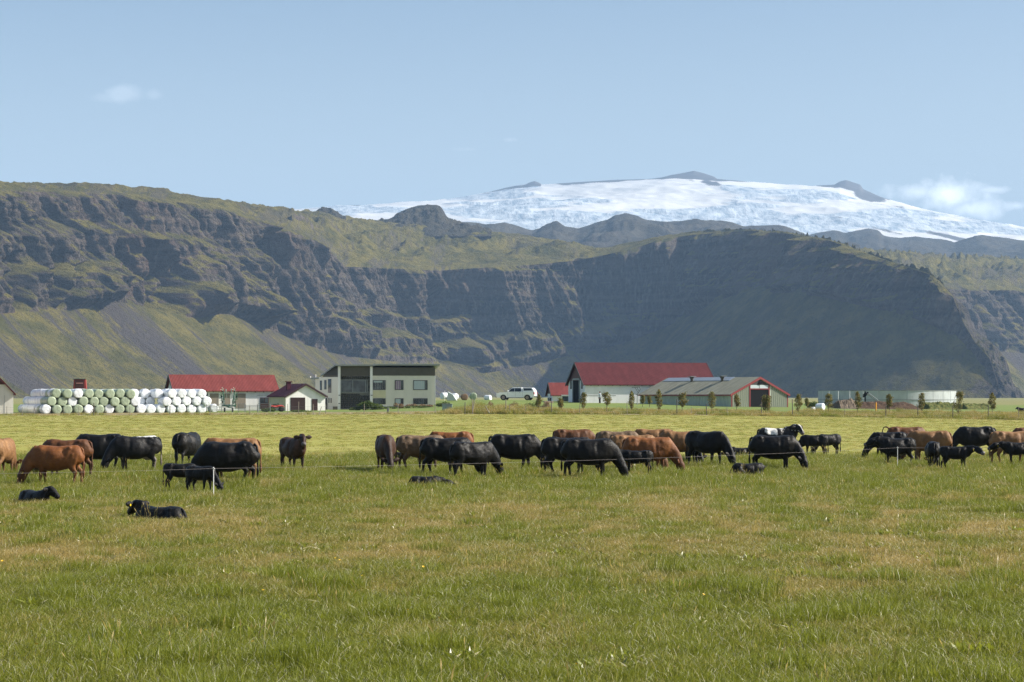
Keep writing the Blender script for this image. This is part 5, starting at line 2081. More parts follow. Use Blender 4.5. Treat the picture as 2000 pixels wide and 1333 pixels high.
# A-shaped tarpaulin tent
b = bmb()
tx_, ty_ = wx(874, 312), 312
prism(b, [(tx_ - .1, wz(783, 312)), (tx_ + 1.5, wz(783, 312)), (tx_ + .9, wz(771, 312)), (tx_ + .02, wz(765, 312))], 'y', ty_, ty_ + 2.0)
tag(done(b, 'tarpaulin_cover', None, M_tarp, bev=.05), 'pale tarpaulin covered pile right of the thin white mast', 'tarpaulin')

# ------------------------------------------------------------------ slurry tank
D8 = 352
R8 = (1865 - 1600) / 2 / F * D8
tcx = wx(1732, D8)
tk = empty('slurry_tank', (tcx, D8, wz(800, D8)))
tag(tk, 'wide round galvanised slurry tank behind the heap, open at the top', 'tank')
hrows = [(0, wz(781, D8) - wz(800, D8)), (wz(781, D8) - wz(800, D8) + .02, wz(764, D8) - wz(800, D8))]
NP = 30
for row, (z0_, z1_) in enumerate(hrows):
    for i in range(NP):
        a0, a1 = 2 * math.pi * i / NP + .004, 2 * math.pi * (i + 1) / NP - .004
        b = bmb()
        n_ = 4
        vin, vout = [], []
        for q in range(n_ + 1):
            a = a0 + (a1 - a0) * q / n_
            for z_ in (z0_, z1_):
                vout.append(b.verts.new((R8 * math.cos(a), R8 * math.sin(a), z_)))
                vin.append(b.verts.new(((R8 - .04) * math.cos(a), (R8 - .04) * math.sin(a), z_)))
        for q in range(n_):
            k0 = q * 2
            b.faces.new((vout[k0], vout[k0 + 2], vout[k0 + 3], vout[k0 + 1]))
            b.faces.new((vin[k0], vin[k0 + 1], vin[k0 + 3], vin[k0 + 2]))
            b.faces.new((vout[k0 + 1], vout[k0 + 3], vin[k0 + 3], vin[k0 + 1]))
            b.faces.new((vout[k0], vin[k0], vin[k0 + 2], vout[k0 + 2]))
        b.faces.new((vout[0], vout[1], vin[1], vin[0]))
        b.faces.new((vout[-2], vin[-2], vin[-1], vout[-1]))
        done(b, 'panel', tk, M_galv, smooth=False)
for zz_ in (hrows[0][1] + .01, hrows[1][1] + .03):
    b = bmb()
    seg = 72
    for q in range(seg):
        a0, a1 = 2 * math.pi * q / seg, 2 * math.pi * (q + 1) / seg
        vv = [b.verts.new((rr * math.cos(a), rr * math.sin(a), z_)) for a in (a0, a1) for rr in (R8 + .003, R8 + .08) for z_ in (zz_ - .04, zz_ + .04)]
        for f_ in ((0, 1, 3, 2), (4, 6, 7, 5), (0, 4, 5, 1), (2, 3, 7, 6), (0, 2, 6, 4), (1, 5, 7, 3)):
            b.faces.new([vv[t_] for t_ in f_])
    done(b, 'rim_band', tk, M_steel)
mp_ = empty('slurry_mixer', (wx(1690, 330), 330, wz(792, 330)))
tag(mp_, 'dark mixer pump with slanting grey pipes leaning on the tank', 'pump')
b = bmb()
for dx in (0, .32):
    tube(b, (.15 + dx, 0, 2.05), (2.0 + dx * 1.3, -.2, .55), .07)
done(b, 'pipe', mp_, M_steel)
b = bmb()
tube(b, (0, 0, .3), (0, 0, 2.3), .10)
tube(b, (-.35, 0, 1.7), (.5, 0, 2.15), .12)
ellip(b, (.05, 0, 1.85), (.28, .25, .32))
ellip(b, (-.25, 0, 1.5), (.18, .2, .2))
done(b, 'motor', mp_, M_black)


def heap(name, x0, x1, y0, y1, h, mat, label, cat, seed, base_r, kind='stuff', n=70):
    """uneven mound of loose stuff"""
    u = np.linspace(0, 1, n)[None, :]
    v_ = np.linspace(0, 1, n // 2)[:, None]
    X = (x0 + (x1 - x0) * u) * np.ones_like(v_)
    Y = (y0 + (y1 - y0) * v_) * np.ones_like(u)
    e = np.clip(np.minimum(u, 1 - u) / .10, 0, 1) ** .7 * np.clip(np.minimum(v_, 1 - v_) / .32, 0, 1) ** .8
    Z = ground_z(X, Y) - .15 + e * h * (1 + .45 * fbm(X / 2.2 + seed, Y / 2.0, oct=3) + .35 * fbm(X / .5, Y / .5, seed, oct=4, gain=.65))
    o = link(name, grid_mesh(name, X, Y, Z), None, mat)
    return tag(o, label, cat, None, kind)


def dirt_mat(name, a, b_, sc=3.0, bumpd=.12):
    k = NM(name, .95, .1)
    p = k.pos()
    n = k.noise(p, sc, 6, .75)
    n2 = k.noise(p, sc * .3, 4, .6)
    c = k.mix(k.ramp(n, .35, .65), a, b_)
    c = k.mix(k.ramp(n2, .5, .7, 0, .4), c, tuple(v * .6 for v in a))
    k.bump(n, 1.0, bumpd)
    return k.color(c)


M_manure = dirt_mat('dark_manure', (.040, .026, .018), (.105, .068, .046))
M_soil = dirt_mat('grey_brown_soil', (.10, .078, .058), (.19, .15, .11))
M_bushgrass = dirt_mat('overgrown_bank', (.055, .085, .022), (.17, .165, .055), 2.2, .25)
heap('manure_heap', wx(1628, 292), wx(1796, 292), 288, 300, 1.05, M_manure, 'long dark brown manure heap in front of the tank', 'heap', 1.0, 0)
heap('soil_heap', wx(1632, 286), wx(1672, 286), 283, 290, 1.25, M_soil, 'grey brown soil heap at the left end of the manure heap', 'heap', 5.0, 0)
heap('grassy_bank', wx(1796, 300), wx(1862, 300), 294, 305, 1.1, M_bushgrass, 'green overgrown bank right of the manure heap', 'bank', 3.0, 0)
heap('grassy_bank', wx(1872, 306), wx(1930, 306), 301, 312, .9, M_bushgrass, 'lower overgrown bank at the right behind the saplings', 'bank', 8.0, 0)
heap('gravel_heap', wx(1060, 300), wx(1082, 300), 297, 302, .35, M_soil, 'small heap of brown earth in front of the small barn', 'heap', 7.0, 0, n=24)
k_ = place_bale(wx(1602, 262), 262, gz(wx(1602, 262), 262) + .42, False, .9, 'single white wrapped bale lying alone right of the green barn', 'loose bales by the green barn', .85)
place_bale(wx(1588, 266), 266, gz(wx(1588, 266), 266) + .12, False, .4, 'scrap of white wrapped bale left of the lone white bale', 'loose bales by the green barn', .42)
b = bmb()
xp, yp = wx(1711, 268), 268
loft(b, [((xp, yp, gz(xp, yp) - .2), .10, .10, (1, 0, 0)), ((xp, yp, gz(xp, yp) + 1.0), .10, .10, (1, 0, 0)), ((xp, yp, gz(xp, yp) + 1.06), .05, .05, (1, 0, 0))], seg=10)
tag(done(b, 'marker_post', None, mat_simple('orange_paint', (.80, .33, .02), .5, .4, .08)), 'short orange marker post in front of the manure heap', 'post')

# ------------------------------------------------------------------ pickup truck (faces left)
D9 = 297
M_car = mat_simple('white_car_paint', (.78, .79, .80), .22, .6, .02)
M_car.node_tree.nodes['Principled BSDF'].inputs['Coat Weight'].default_value = .6
M_tyre = mat_simple('tyre_rubber', (.018, .018, .018), .8, .3, .2)
M_rim = mat_simple('wheel_alloy', (.22, .19, .18), .4, .5, .15, 6, metal=.6)
M_chrome = mat_simple('dark_grille', (.06, .065, .07), .3, .6, .1)
M_lamp = mat_simple('headlight_glass', (.55, .60, .65), .15, .7, .05)
M_rear = mat_simple('red_tail_light', (.45, .03, .03), .25, .6, .05)
M_carglass = mat_simple('tinted_car_glass', (.022, .026, .030), .06, .7, .1)
pu = empty('pickup_truck', (wx(1009, D9), D9, wz(782, D9) ), math.radians(180 - 14))
pu.location.z = wz(782.2, D9)
tag(pu, 'white double cab pickup with a canopy parked on the rise', 'pickup truck')
# side profile (x forward), half width .98
hw = .98
body = bmb()
prof = [(-2.90, .52), (-2.93, .95), (-2.88, 1.22), (2.35, 1.22), (2.62, 1.12), (2.84, .98), (2.90, .62), (2.78, .40), (2.42, .40)]
# wheel arches cut into the lower edge


def arch(cx, r, n=9):
    return [(cx + r * math.cos(math.pi * i / n), .40 + r * .92 * math.sin(math.pi * i / n)) for i in range(n + 1)]


low = arch(1.82, .50) + arch(-1.85, .50)
prof = [(-2.90, .55), (-2.93, .95), (-2.88, 1.24), (1.25, 1.24), (2.30, 1.16), (2.66, 1.06), (2.84, .92), (2.90, .62), (2.80, .40)] + low + [(-2.75, .42)]
v0 = [body.verts.new((x, -hw, z)) for x, z in prof]
v1 = [body.verts.new((x, hw, z)) for x, z in prof]
for i in range(len(prof)):
    j = (i + 1) % len(prof)
    body.faces.new((v0[i], v0[j], v1[j], v1[i]))
body.faces.new(v0[::-1])
body.faces.new(v1)
bmesh.ops.recalc_face_normals(body, faces=body.faces)
bmesh.ops.triangulate(body, faces=[f for f in body.faces if len(f.verts) > 4])
done(body, 'body', pu, M_car)
cab = bmb()
cp = [((1.28, 1.242), .93), ((.62, 1.80), .78), ((.20, 1.90), .76), ((-.95, 1.90), .76), ((-1.12, 1.242), .93)]
a = [cab.verts.new((x, -w, z)) for (x, z), w in cp]
c_ = [cab.verts.new((x, w, z)) for (x, z), w in cp]
cab.faces.new(a)
cab.faces.new(c_[::-1])
for i in range(len(cp)):
    j = (i + 1) % len(cp)
    cab.faces.new((a[i], c_[i], c_[j], a[j]))
done(cab, 'cab', pu, M_car, bev=.03)
cn = bmb()
cp2 = [((-1.16, 1.242), .94), ((-1.10, 1.88), .80), ((-2.55, 1.86), .80), ((-2.84, 1.50), .88), ((-2.90, 1.242), .94)]
a = [cn.verts.new((x, -w, z)) for (x, z), w in cp2]
c_ = [cn.verts.new((x, w, z)) for (x, z), w in cp2]
cn.faces.new(a)
cn.faces.new(c_[::-1])
for i in range(len(cp2)):
    j = (i + 1) % len(cp2)
    cn.faces.new((a[i], c_[i], c_[j], a[j]))
done(cn, 'canopy', pu, M_car, bev=.03)


def side_glass(pts, name='side_window', push=.012):
    """pts (x, z) on the sloping cab side"""
    for s_ in (1, -1):
        b = bmb()
        o0, o1 = [], []
        for (x, z) in pts:
            w = .93 - (z - 1.242) / (1.90 - 1.242) * .165
            o0.append(b.verts.new((x, s_ * (w + push - .01), z)))
            o1.append(b.verts.new((x, s_ * (w + push + .012), z)))
        b.faces.new(o0)
        b.faces.new(o1[::-1])
        n = len(pts)
        for i in range(n):
            j = (i + 1) % n
            b.faces.new((o0[i], o1[i], o1[j], o0[j]))
        done(b, name, pu, M_carglass)


side_glass([(1.02, 1.30), (.56, 1.76), (.12, 1.80), (.12, 1.30)])
side_glass([(.05, 1.30), (.05, 1.80), (-.85, 1.80), (-.95, 1.34), (-.80, 1.30)])
side_glass([(-1.30, 1.42), (-1.25, 1.80), (-2.40, 1.78), (-2.68, 1.46)], 'canopy_window', .018)
b = bmb()
vv = [b.verts.new(p) for p in ((1.245, -.80, 1.30), (1.245, .80, 1.30), (.655, .70, 1.80), (.655, -.70, 1.80), (1.20, -.80, 1.27), (1.20, .80, 1.27), (.61, .70, 1.77), (.61, -.70, 1.77))]
for f_ in ((0, 1, 2, 3), (7, 6, 5, 4), (0, 4, 5, 1), (1, 5, 6, 2), (2, 6, 7, 3), (3, 7, 4, 0)):
    b.faces.new([vv[i] for i in f_])
for v_ in b.verts:
    v_.co += Vector((.045, 0, .035))
done(b, 'windscreen', pu, M_carglass)
pbox('grille', pu, M_chrome, 2.86, 2.93, -.52, .52, .72, 1.02)
pbox('bumper', pu, M_chrome, 2.80, 2.98, -.95, .95, .40, .60, bev=.02)
pbox('rear_bumper', pu, M_chrome, -3.02, -2.90, -.92, .92, .48, .64, bev=.02)
for s_ in (-1, 1):
    pbox('headlight', pu, M_lamp, 2.60, 2.885, s_ * .55 if s_ > 0 else -.965, .965 if s_ > 0 else -.55, .86, 1.04, bev=.02)
    pbox('tail_light', pu, M_rear, -2.955, -2.80, s_ * .80 if s_ > 0 else -.99, .99 if s_ > 0 else -.80, .88, 1.20, bev=.01)
    pbox('side_mirror', pu, M_car, .98, 1.12, 1.0 if s_ > 0 else -1.24, 1.24 if s_ > 0 else -1.0, 1.28, 1.50, bev=.03)
    pbox('side_sill', pu, M_chrome, -1.25, 1.22, .90 if s_ > 0 else -1.0, 1.0 if s_ > 0 else -.90, .34, .43)
    for xh in (-.78, .22):
        pbox('door_handle', pu, M_chrome, xh, xh + .18, s_ * .985 if s_ > 0 else -1.0, 1.0 if s_ > 0 else -.985, 1.10, 1.13)
    for xj in (-1.14, -.06, 1.12):
        pbox('door_gap', pu, M_black, xj, xj + .015, .982 if s_ > 0 else -.984, .984 if s_ > 0 else -.982, .50, 1.23)
for cx in (1.82, -1.85):
    for s_ in (-1, 1):
        b = bmb()
        loft(b, [((cx, s_ * y_, .41), r_, r_, (1, 0, 0)) for y_, r_ in ((.70, .36), (.72, .41), (.94, .41), (.965, .36), (.968, .27))], seg=24)
        w = done(b, 'wheel', pu, M_tyre, smooth=False)
        b = bmb()
        loft(b, [((cx, s_ * y_, .41), r_, r_, (1, 0, 0)) for y_, r_ in ((.90, .26), (.972, .26), (.975, .22), (.955, .10), (.965, .02))], seg=20)
        done(b, 'rim', w, M_rim)

# ------------------------------------------------------------------ red baler behind the stack
rbx = empty('red_baler', (wx(156, 262), 262, gz(wx(156, 262), 262)), math.radians(10))
tag(rbx, 'red farm baler rising behind the stack of wrapped bales', 'baler')
M_redm = mat_simple('red_machine_paint', (.30, .035, .03), .45, .4, .2, 3)
b = bmb()
prism(b, [(-.9, .6), (.9, .6), (1.0, 1.6), (.8, 4.15), (-.75, 4.15), (-.95, 1.8)], 'y', -.7, .7)
done(b, 'body', rbx, M_redm, bev=.05)
pbox('front_panel', rbx, M_maroon, -.60, .55, -.76, -.703, 3.05, 4.05)
pbox('pale_stripe', rbx, mat_simple('faded_stripe', (.55, .25, .22), .5, .3, .1), -.45, .42, -.785, -.763, 3.62, 3.72)
pbox('top_rail', rbx, M_trim, -.85, .8, -.8, -.6, 4.152, 4.25)
for s_ in (-1, 1):
    b = bmb()
    loft(b, [((s_ * .95, 0, .5), .5, .5, (0, 0, 1)), ((s_ * 1.2, 0, .5), .5, .5, (0, 0, 1))], seg=18)
    done(b, 'wheel', rbx, M_tyre)

# ------------------------------------------------------------------ folded green hay tedder behind the gate
gt = empty('hay_tedder', (wx(447, 250), 250, gz(wx(447, 250), 250)))
tag(gt, 'green hay tedder folded upright in front of the white building', 'farm machine')
M_gm = mat_simple('green_machine_paint', (.025, .105, .060), .5, .4, .2, 4)
M_gy = mat_simple('pale_machine_guard', (.36, .38, .33), .6, .3, .25, 5)
rnd = random.Random(3)
b = bmb()
tube(b, (-.9, 0, .75), (.9, 0, .75), .09)
tube(b, (-.5, 0, .75), (-.75, 0, 2.7), .07)
tube(b, (.5, 0, .75), (.72, 0, 2.8), .07)
tube(b, (0, -.5, .6), (0, .6, .9), .09)
tube(b, (-.5, 0, .75), (.5, 0, .45), .06)
done(b, 'frame', gt, M_gm)
for (cx, cz) in ((-.80, 1.25), (-.92, 1.95), (-.74, 2.6), (.76, 1.25), (.98, 1.95), (.70, 2.6)):
    b = bmb()
    for q in range(7):
        a = q * 2 * math.pi / 7
        tube(b, (cx, -.1, cz), (cx + .16 * math.cos(a), -.1 + .62 * math.cos(a + 1) * .5, cz + .50 * math.sin(a)), .028, 5)
        tube(b, (cx + .16 * math.cos(a), -.1 + .3 * math.cos(a + 1), cz + .50 * math.sin(a)), (cx + .30 * math.cos(a), -.35 + .3 * math.cos(a + 1), cz + .42 * math.sin(a)), .018, 5)
    rt = done(b, 'rotor', gt, M_gm if cz < 2 else M_gy)
    b = bmb()
    ellip(b, (cx, -.05, cz), (.10, .14, .14), 8)
    done(b, 'hub', rt, M_black)
for (cx, cz, w_, h_) in ((-.35, 2.6, .16, .55), (.35, 2.6, .16, .6), (-.55, 1.2, .12, .6), (.45, 1.3, .12, .6), (-.25, 2.0, .10, .5), (.18, 1.9, .10, .5)):
    pbox('guard_plate', gt, M_gy, cx - w_ / 2, cx + w_ / 2, -.22, -.16, cz - h_ / 2, cz + h_ / 2, bev=.02)
for s_ in (-.5, .5):
    b = bmb()
    loft(b, [((s_ - .08, -.2, .28), .28, .28, (0, 0, 1)), ((s_ + .08, -.2, .28), .28, .28, (0, 0, 1))], seg=14)
    done(b, 'wheel', gt, M_tyre)


# metal hurdles and gate in front of it
def hurdle(p0, p1, D, h, label, nbar=5, name='metal_gate'):
    o = empty(name, (wx(p0, D), D, gz(wx(p0, D), D)))
    tag(o, label, 'gate', 'grey metal hurdles round the farmyard')
    w = wx(p1, D) - wx(p0, D)
    for xx_ in (0, w):
        b = bmb()
        tube(b, (xx_, 0, -.2), (xx_, 0, h), .035)
        done(b, 'gate_post', o, M_steel)
    for i in range(nbar):
        b = bmb()
        z_ = .2 + (h - .3) * i / (nbar - 1)
        tube(b, (0, 0, z_), (w, 0, z_), .025)
        done(b, 'rail', o, M_steel)
    return o


hurdle(403, 424, 243, 1.0, 'low grey metal hurdle leaning by the last white bales')
hurdle(424, 453, 243, 1.05, 'grey metal gate in front of the left half of the hay tedder')
hurdle(465, 478, 243, 1.15, 'short grey hurdle of close rails right of the hay tedder', 7)
hurdle(480, 503, 245, .95, 'grey metal hurdle before the blank white wall')
hurdle(504, 528, 245, 1.15, 'grey metal hurdle in front of the maroon door')
b = bmb()
for p_ in (424, 433, 504):
    xx_ = wx(p_, 243.5)
    tube(b, (xx_, 243.5, gz(xx_, 243.5) - .2), (xx_, 243.5, gz(xx_, 243.5) + 1.75), .035)
tube(b, (wx(424, 243.5), 243.5, gz(wx(424, 243.5), 243.5) + 1.72), (wx(433, 243.5), 243.5, gz(wx(433, 243.5), 243.5) + 1.72), .03)
tag(done(b, 'steel_frame', None, M_steel), 'tall thin steel frame standing left of the hay tedder', 'frame')

# ------------------------------------------------------------------ red quad bike by the garage
qb = empty('quad_bike', (wx(541, 252), 252, gz(wx(541, 252), 252)), math.radians(20))
tag(qb, 'small red quad bike parked left of the garage', 'quad bike')
for cx in (-.55, .55):
    for s_ in (-1, 1):
        b = bmb()
        loft(b, [((cx, s_ * y_, .28), r_, r_, (1, 0, 0)) for y_, r_ in ((.28, .22), (.32, .28), (.52, .28), (.55, .2))], seg=16)
        done(b, 'wheel', qb, M_tyre)
b = bmb()
loft(b, [((-.95, 0, .62), .40, .06), ((-.70, 0, .70), .44, .10), ((-.25, 0, .62), .18, .14), ((.15, 0, .66), .16, .15), ((.60, 0, .72), .42, .12), ((.90, 0, .60), .38, .06)], seg=12)
done(b, 'body', qb, mat_simple('red_plastic', (.42, .05, .035), .35, .5, .1), smooth=True)
b = bmb()
loft(b, [((-.55, 0, .84), .14, .05), ((-.2, 0, .86), .15, .06), ((.1, 0, .84), .12, .05)], seg=10)
done(b, 'seat', qb, M_black, smooth=True)
b = bmb()
tube(b, (.25, 0, .7), (.15, 0, 1.02), .03)
tube(b, (.12, -.36, 1.04), (.12, .36, 1.04), .022)
done(b, 'handlebar', qb, M_black)

# ------------------------------------------------------------------ utility box, stone and posts by the lawn
ub = empty('utility_cabinet', (wx(863, 243), 243, gz(wx(863, 243), 243) + .05))
tag(ub, 'pale blue grey utility cabinet on the lawn right of the farmhouse', 'cabinet')
M_cab = mat_simple('blue_grey_cabinet', (.24, .32, .32), .6, .3, .1, 2, dirt=((.16, .20, .19), .5))
pbox('cabinet_body', ub, M_cab, .05, 1.25, 0, .8, -.3, .70, bev=.01)
pbox('cabinet_lid', ub, M_greyboard, 0, 1.30, -.05, .85, .703, .78, bev=.01)
pbox('cabinet_door', ub, M_greyboard, .62, 1.16, -.02, -.003, -.05, .62)
sb1 = bmb()
xx_, yy_ = wx(757.5, 230), 230
loft(sb1, [((xx_ - .02, yy_, gz(xx_, yy_) - .1), .13, .05, (1, 0, 0)), ((xx_ + .03, yy_, gz(xx_, yy_) + .6), .12, .05, (1, 0, 0)), ((xx_ + .04, yy_, gz(xx_, yy_) + .68), .08, .04, (1, 0, 0))], seg=8, ex=4)
tag(done(sb1, 'leaning_slab', None, M_steel), 'small grey slab standing on the field edge before the farmhouse', 'slab')

# ------------------------------------------------------------------ clothes frame on the barn lawn
cf = empty('drying_frame', (wx(1244, 288), 288, gz(wx(1244, 288), 288)))
tag(cf, 'rusty metal frame on a pale post beside the white barn wall', 'frame')
b = bmb()
tube(b, (.05, 0, -.1), (.05, 0, 1.45), .06)
done(b, 'post', cf, M_greyboard)
b = bmb()
tube(b, (-.75, 0, 2.55), (.35, 0, 2.60), .035)
tube(b, (.35, 0, 2.60), (.50, 0, 2.25), .03)
tube(b, (.50, 0, 2.25), (.0, 0, 1.45), .03)
tube(b, (-.30, 0, 2.55), (.25, 0, 1.7), .025)
tube(b, (.0, 0, 2.55), (.30, 0, 2.0), .025)
tube(b, (-.2, 0, 1.55), (.3, 0, 1.45), .04)
done(b, 'arm', cf, M_wood2)

# ------------------------------------------------------------------ person in a white shirt by the barn
DP = 296
pe = empty('person', (wx(1171.5, DP), DP, wz(788.4, DP)), math.radians(205))
tag(pe, 'person seen from behind in a white shirt and dark trousers by the barn wall', 'person')
pb_ = bmb()
for s_ in (-1, 1):
    loft(pb_, [((0, s_ * .10, .92), .09, .10), ((.0, s_ * .11, .70), .085, .095), ((.01, s_ * .12, .48), .060, .065), ((0, s_ * .125, .30), .055, .06), ((-.01, s_ * .13, .09), .04, .045), ((.05, s_ * .135, .04), .045, .045), ((.16, s_ * .14, .03), .04, .03)], seg=10)
    loft(pb_, [((0, s_ * .19, 1.42), .055, .06), ((-.02, s_ * .255, 1.26), .050, .052), ((-.03, s_ * .285, 1.12), .042, .045), ((.04, s_ * .27, .96), .035, .036), ((.10, s_ * .24, .87), .032, .034), ((.13, s_ * .235, .80), .038, .022), ((.14, s_ * .235, .73), .03, .015)], seg=10)
    for f_ in range(4):
        tube(pb_, (.13 + f_ * .016 - .02, s_ * .235, .75), (.145 + f_ * .016 - .02, s_ * .235, .66 + (.012, 0, .006, .02)[f_]), .009, 6)
    tube(pb_, (.15, s_ * .22, .81), (.185, s_ * .21, .74), .011, 6)
loft(pb_, [((0, 0, .86), .15, .10), ((0, 0, 1.0), .155, .11), ((0, 0, 1.15), .15, .10), ((0, 0, 1.32), .185, .115), ((0, 0, 1.43), .17, .095), ((0, 0, 1.49), .07, .065), ((.01, 0, 1.56), .055, .058)], seg=16, lat=(0, 1, 0))
loft(pb_, [((.01, 0, 1.54), .05, .06), ((.02, 0, 1.60), .068, .085), ((.015, 0, 1.68), .078, .098), ((.005, 0, 1.75), .070, .085), ((0, 0, 1.79), .03, .04)], seg=14)
ellip(pb_, (.115, 0, 1.655), (.022, .014, .02), 6)
for s_ in (-1, 1):
    ellip(pb_, (.005, s_ * .08, 1.66), (.02, .012, .03), 6)
pme = remeshed(pb_, .012, 2)
dcm = bpy.data.objects.new('w', pme)
pme.name = 'body'
bpy.data.objects.remove(dcm)
link('body', pme, pe, mat_simple('skin', (.42, .26, .19), .5, .35, .08))
b = bmb()
for s_ in (-1, 1):
    loft(b, [((0, s_ * .085, .97), .105, .125), ((.0, s_ * .11, .70), .10, .112), ((.01, s_ * .12, .48), .080, .085), ((0, s_ * .125, .30), .074, .078), ((-.01, s_ * .13, .08), .070, .078)], seg=12)
loft(b, [((0, 0, .84), .16, .115), ((0, 0, .98), .172, .125)], seg=16)
done(b, 'trousers', pe, mat_simple('dark_navy_cloth', (.012, .014, .022), .85, .2, .2), smooth=True)
b = bmb()
loft(b, [((0, 0, .90), .185, .135), ((0, 0, 1.0), .18, .132), ((0, 0, 1.15), .178, .125), ((0, 0, 1.32), .205, .135), ((0, 0, 1.42), .19, .115), ((0, 0, 1.475), .10, .085), ((0, 0, 1.50), .065, .07)], seg=18)
for s_ in (-1, 1):
    loft(b, [((0, s_ * .17, 1.42), .075, .08), ((-.02, s_ * .255, 1.26), .070, .072), ((-.03, s_ * .285, 1.12), .062, .065), ((.04, s_ * .27, .96), .052, .054), ((.09, s_ * .245, .885), .045, .048)], seg=12)
done(b, 'shirt', pe, mat_simple('white_cotton', (.72, .74, .78), .85, .2, .06), smooth=True)
b = bmb()
loft(b, [((-.02, 0, 1.60), .078, .075), ((-.015, 0, 1.68), .086, .098), ((-.005, 0, 1.755), .080, .095), ((0, 0, 1.805), .035, .045)], seg=14)
done(b, 'hair', pe, mat_simple('dark_hair', (.018, .013, .010), .6, .3, .2), smooth=True)

# ------------------------------------------------------------------ saplings, shrubs
M_bark = mat_simple('sapling_bark', (.13, .10, .075), .9, .2, .25, 8)


def leaf_mat(name, a, b_, c3):
    k = NM(name, .55, .3)
    rnd_ = k.attr('hue').outputs['Fac']
    c = k.mix(k.ramp(rnd_, .15, .6), a, b_)
    c = k.mix(k.ramp(rnd_, .78, .92), c, c3)
    k.color(c)
    tr = k.n.new('ShaderNodeBsdfTranslucent')
    k.l.new(c, tr.inputs['Color'])
    mx = k.n.new('ShaderNodeMixShader')
    mx.inputs[0].default_value = .35
    k.l.new(k.b.outputs[0], mx.inputs[1])
    k.l.new(tr.outputs[0], mx.inputs[2])
    k.l.new(mx.outputs[0], k.n['Material Output'].inputs['Surface'])
    return k.m


M_leaf = leaf_mat('sapling_leaves', (.095, .110, .022), (.21, .20, .045), (.30, .17, .055))
M_leafg = leaf_mat('shrub_leaves', (.040, .075, .015), (.105, .150, .028), (.16, .18, .05))
M_leafd = leaf_mat('dry_shrub_leaves', (.14, .10, .05), (.27, .19, .10), (.30, .15, .09))


def leaves(pts, size, seed, mat, name, parent):
    """one quad per leaf cluster point, tilted at random"""
    r = np.random.RandomState(seed)
    n = len(pts)
    a = r.normal(size=(n, 3))
    a /= np.linalg.norm(a, axis=1)[:, None]
    c = np.cross(a, r.normal(size=(n, 3)))
    c /= np.linalg.norm(c, axis=1)[:, None]
    s_ = (size * r.uniform(.6, 1.4, n))[:, None]
    P = pts
    V = np.stack([P - a * s_ * .5, P + c * s_ * .32, P + a * s_ * .5, P - c * s_ * .32], 1).reshape(-1, 3)
    me = bpy.data.meshes.new(name)
    me.vertices.add(4 * n)
    me.vertices.foreach_set('co', V.astype(np.float32).ravel())
    me.loops.add(4 * n)
    me.loops.foreach_set('vertex_index', np.arange(4 * n, dtype=np.int32))
    me.polygons.add(n)
    me.polygons.foreach_set('loop_start', (np.arange(n) * 4).astype(np.int32))
    me.polygons.foreach_set('loop_total', np.full(n, 4, np.int32))
    me.update(calc_edges=True)
    at = me.attributes.new('hue', 'FLOAT', 'POINT')
    at.data.foreach_set('value', np.repeat(r.uniform(0, 1, n), 4).astype(np.float32))
    return link(name, me, parent, mat)


def sapling(px_, D, top_row, label, w=.42, seed=0, bottom=.45, stems=1, mat=None):
    r = np.random.RandomState(seed)
    x = wx(px_, D)
    z0_ = gz(x, D)
    h = wz(top_row, D) - z0_
    t = empty('sapling', (x, D, z0_))
    tag(t, label, 'tree', 'young trees planted along the field edge')
    b = bmb()
    tips = []
    for q in range(stems):
        ox = (q - (stems - 1) / 2) * w * 1.1
        loft(b, [((ox * .3, 0, -.1), .035, .035, (1, 0, 0)), ((ox * .7 + r.uniform(-.05, .05), 0, h * .35), .026, .026, (1, 0, 0)), ((ox + r.uniform(-.08, .08), 0, h * .7), .017, .017, (1, 0, 0)), ((ox + r.uniform(-.05, .05), 0, h * .97), .006, .006, (1, 0, 0))], seg=6)
        for i in range(9):
            zz_ = h * (.30 + .62 * i / 9)
            a = r.uniform(0, 6.28)
            ln = w * (1.15 - .5 * i / 9) * r.uniform(.7, 1.1)
            e = (ox * (.5 + .5 * zz_ / h) + ln * math.cos(a), ln * math.sin(a), zz_ + ln * r.uniform(.5, 1.1))
            tube(b, (ox * (.5 + .5 * zz_ / h), 0, zz_), e, .010, 5, .004)
            tips.append(e)
    done(b, 'trunk', t, M_bark)
    pts = []
    tips = np.array(tips)
    for e in tips:
        m = r.randint(50, 90)
        f = r.uniform(.15, 1.05, m)[:, None]
        base = np.array([0 + e[0] * .25, 0, e[2] - .25 * h * .3])
        pts.append(base * (1 - f) + e * f + r.normal(0, .10, (m, 3)))
    m = int(520 * stems)
    zz_ = r.uniform(bottom * h, h, m)
    prof_ = np.sin(np.clip((zz_ / h - bottom) / (1 - bottom), 0, 1) * math.pi * .82 + .35) * w
    a = r.uniform(0, 6.28, m)
    rad = prof_ * np.sqrt(r.uniform(0, 1, m))
    pts.append(np.stack([rad * np.cos(a) + (r.randint(0, stems, m) - (stems - 1) / 2) * w * 1.0, rad * np.sin(a), zz_], 1))
    pts = np.concatenate(pts)
    pts = pts[pts[:, 2] > .25]
    leaves(pts, .125, seed + 5, mat or M_leaf, 'crown', t)
    return t


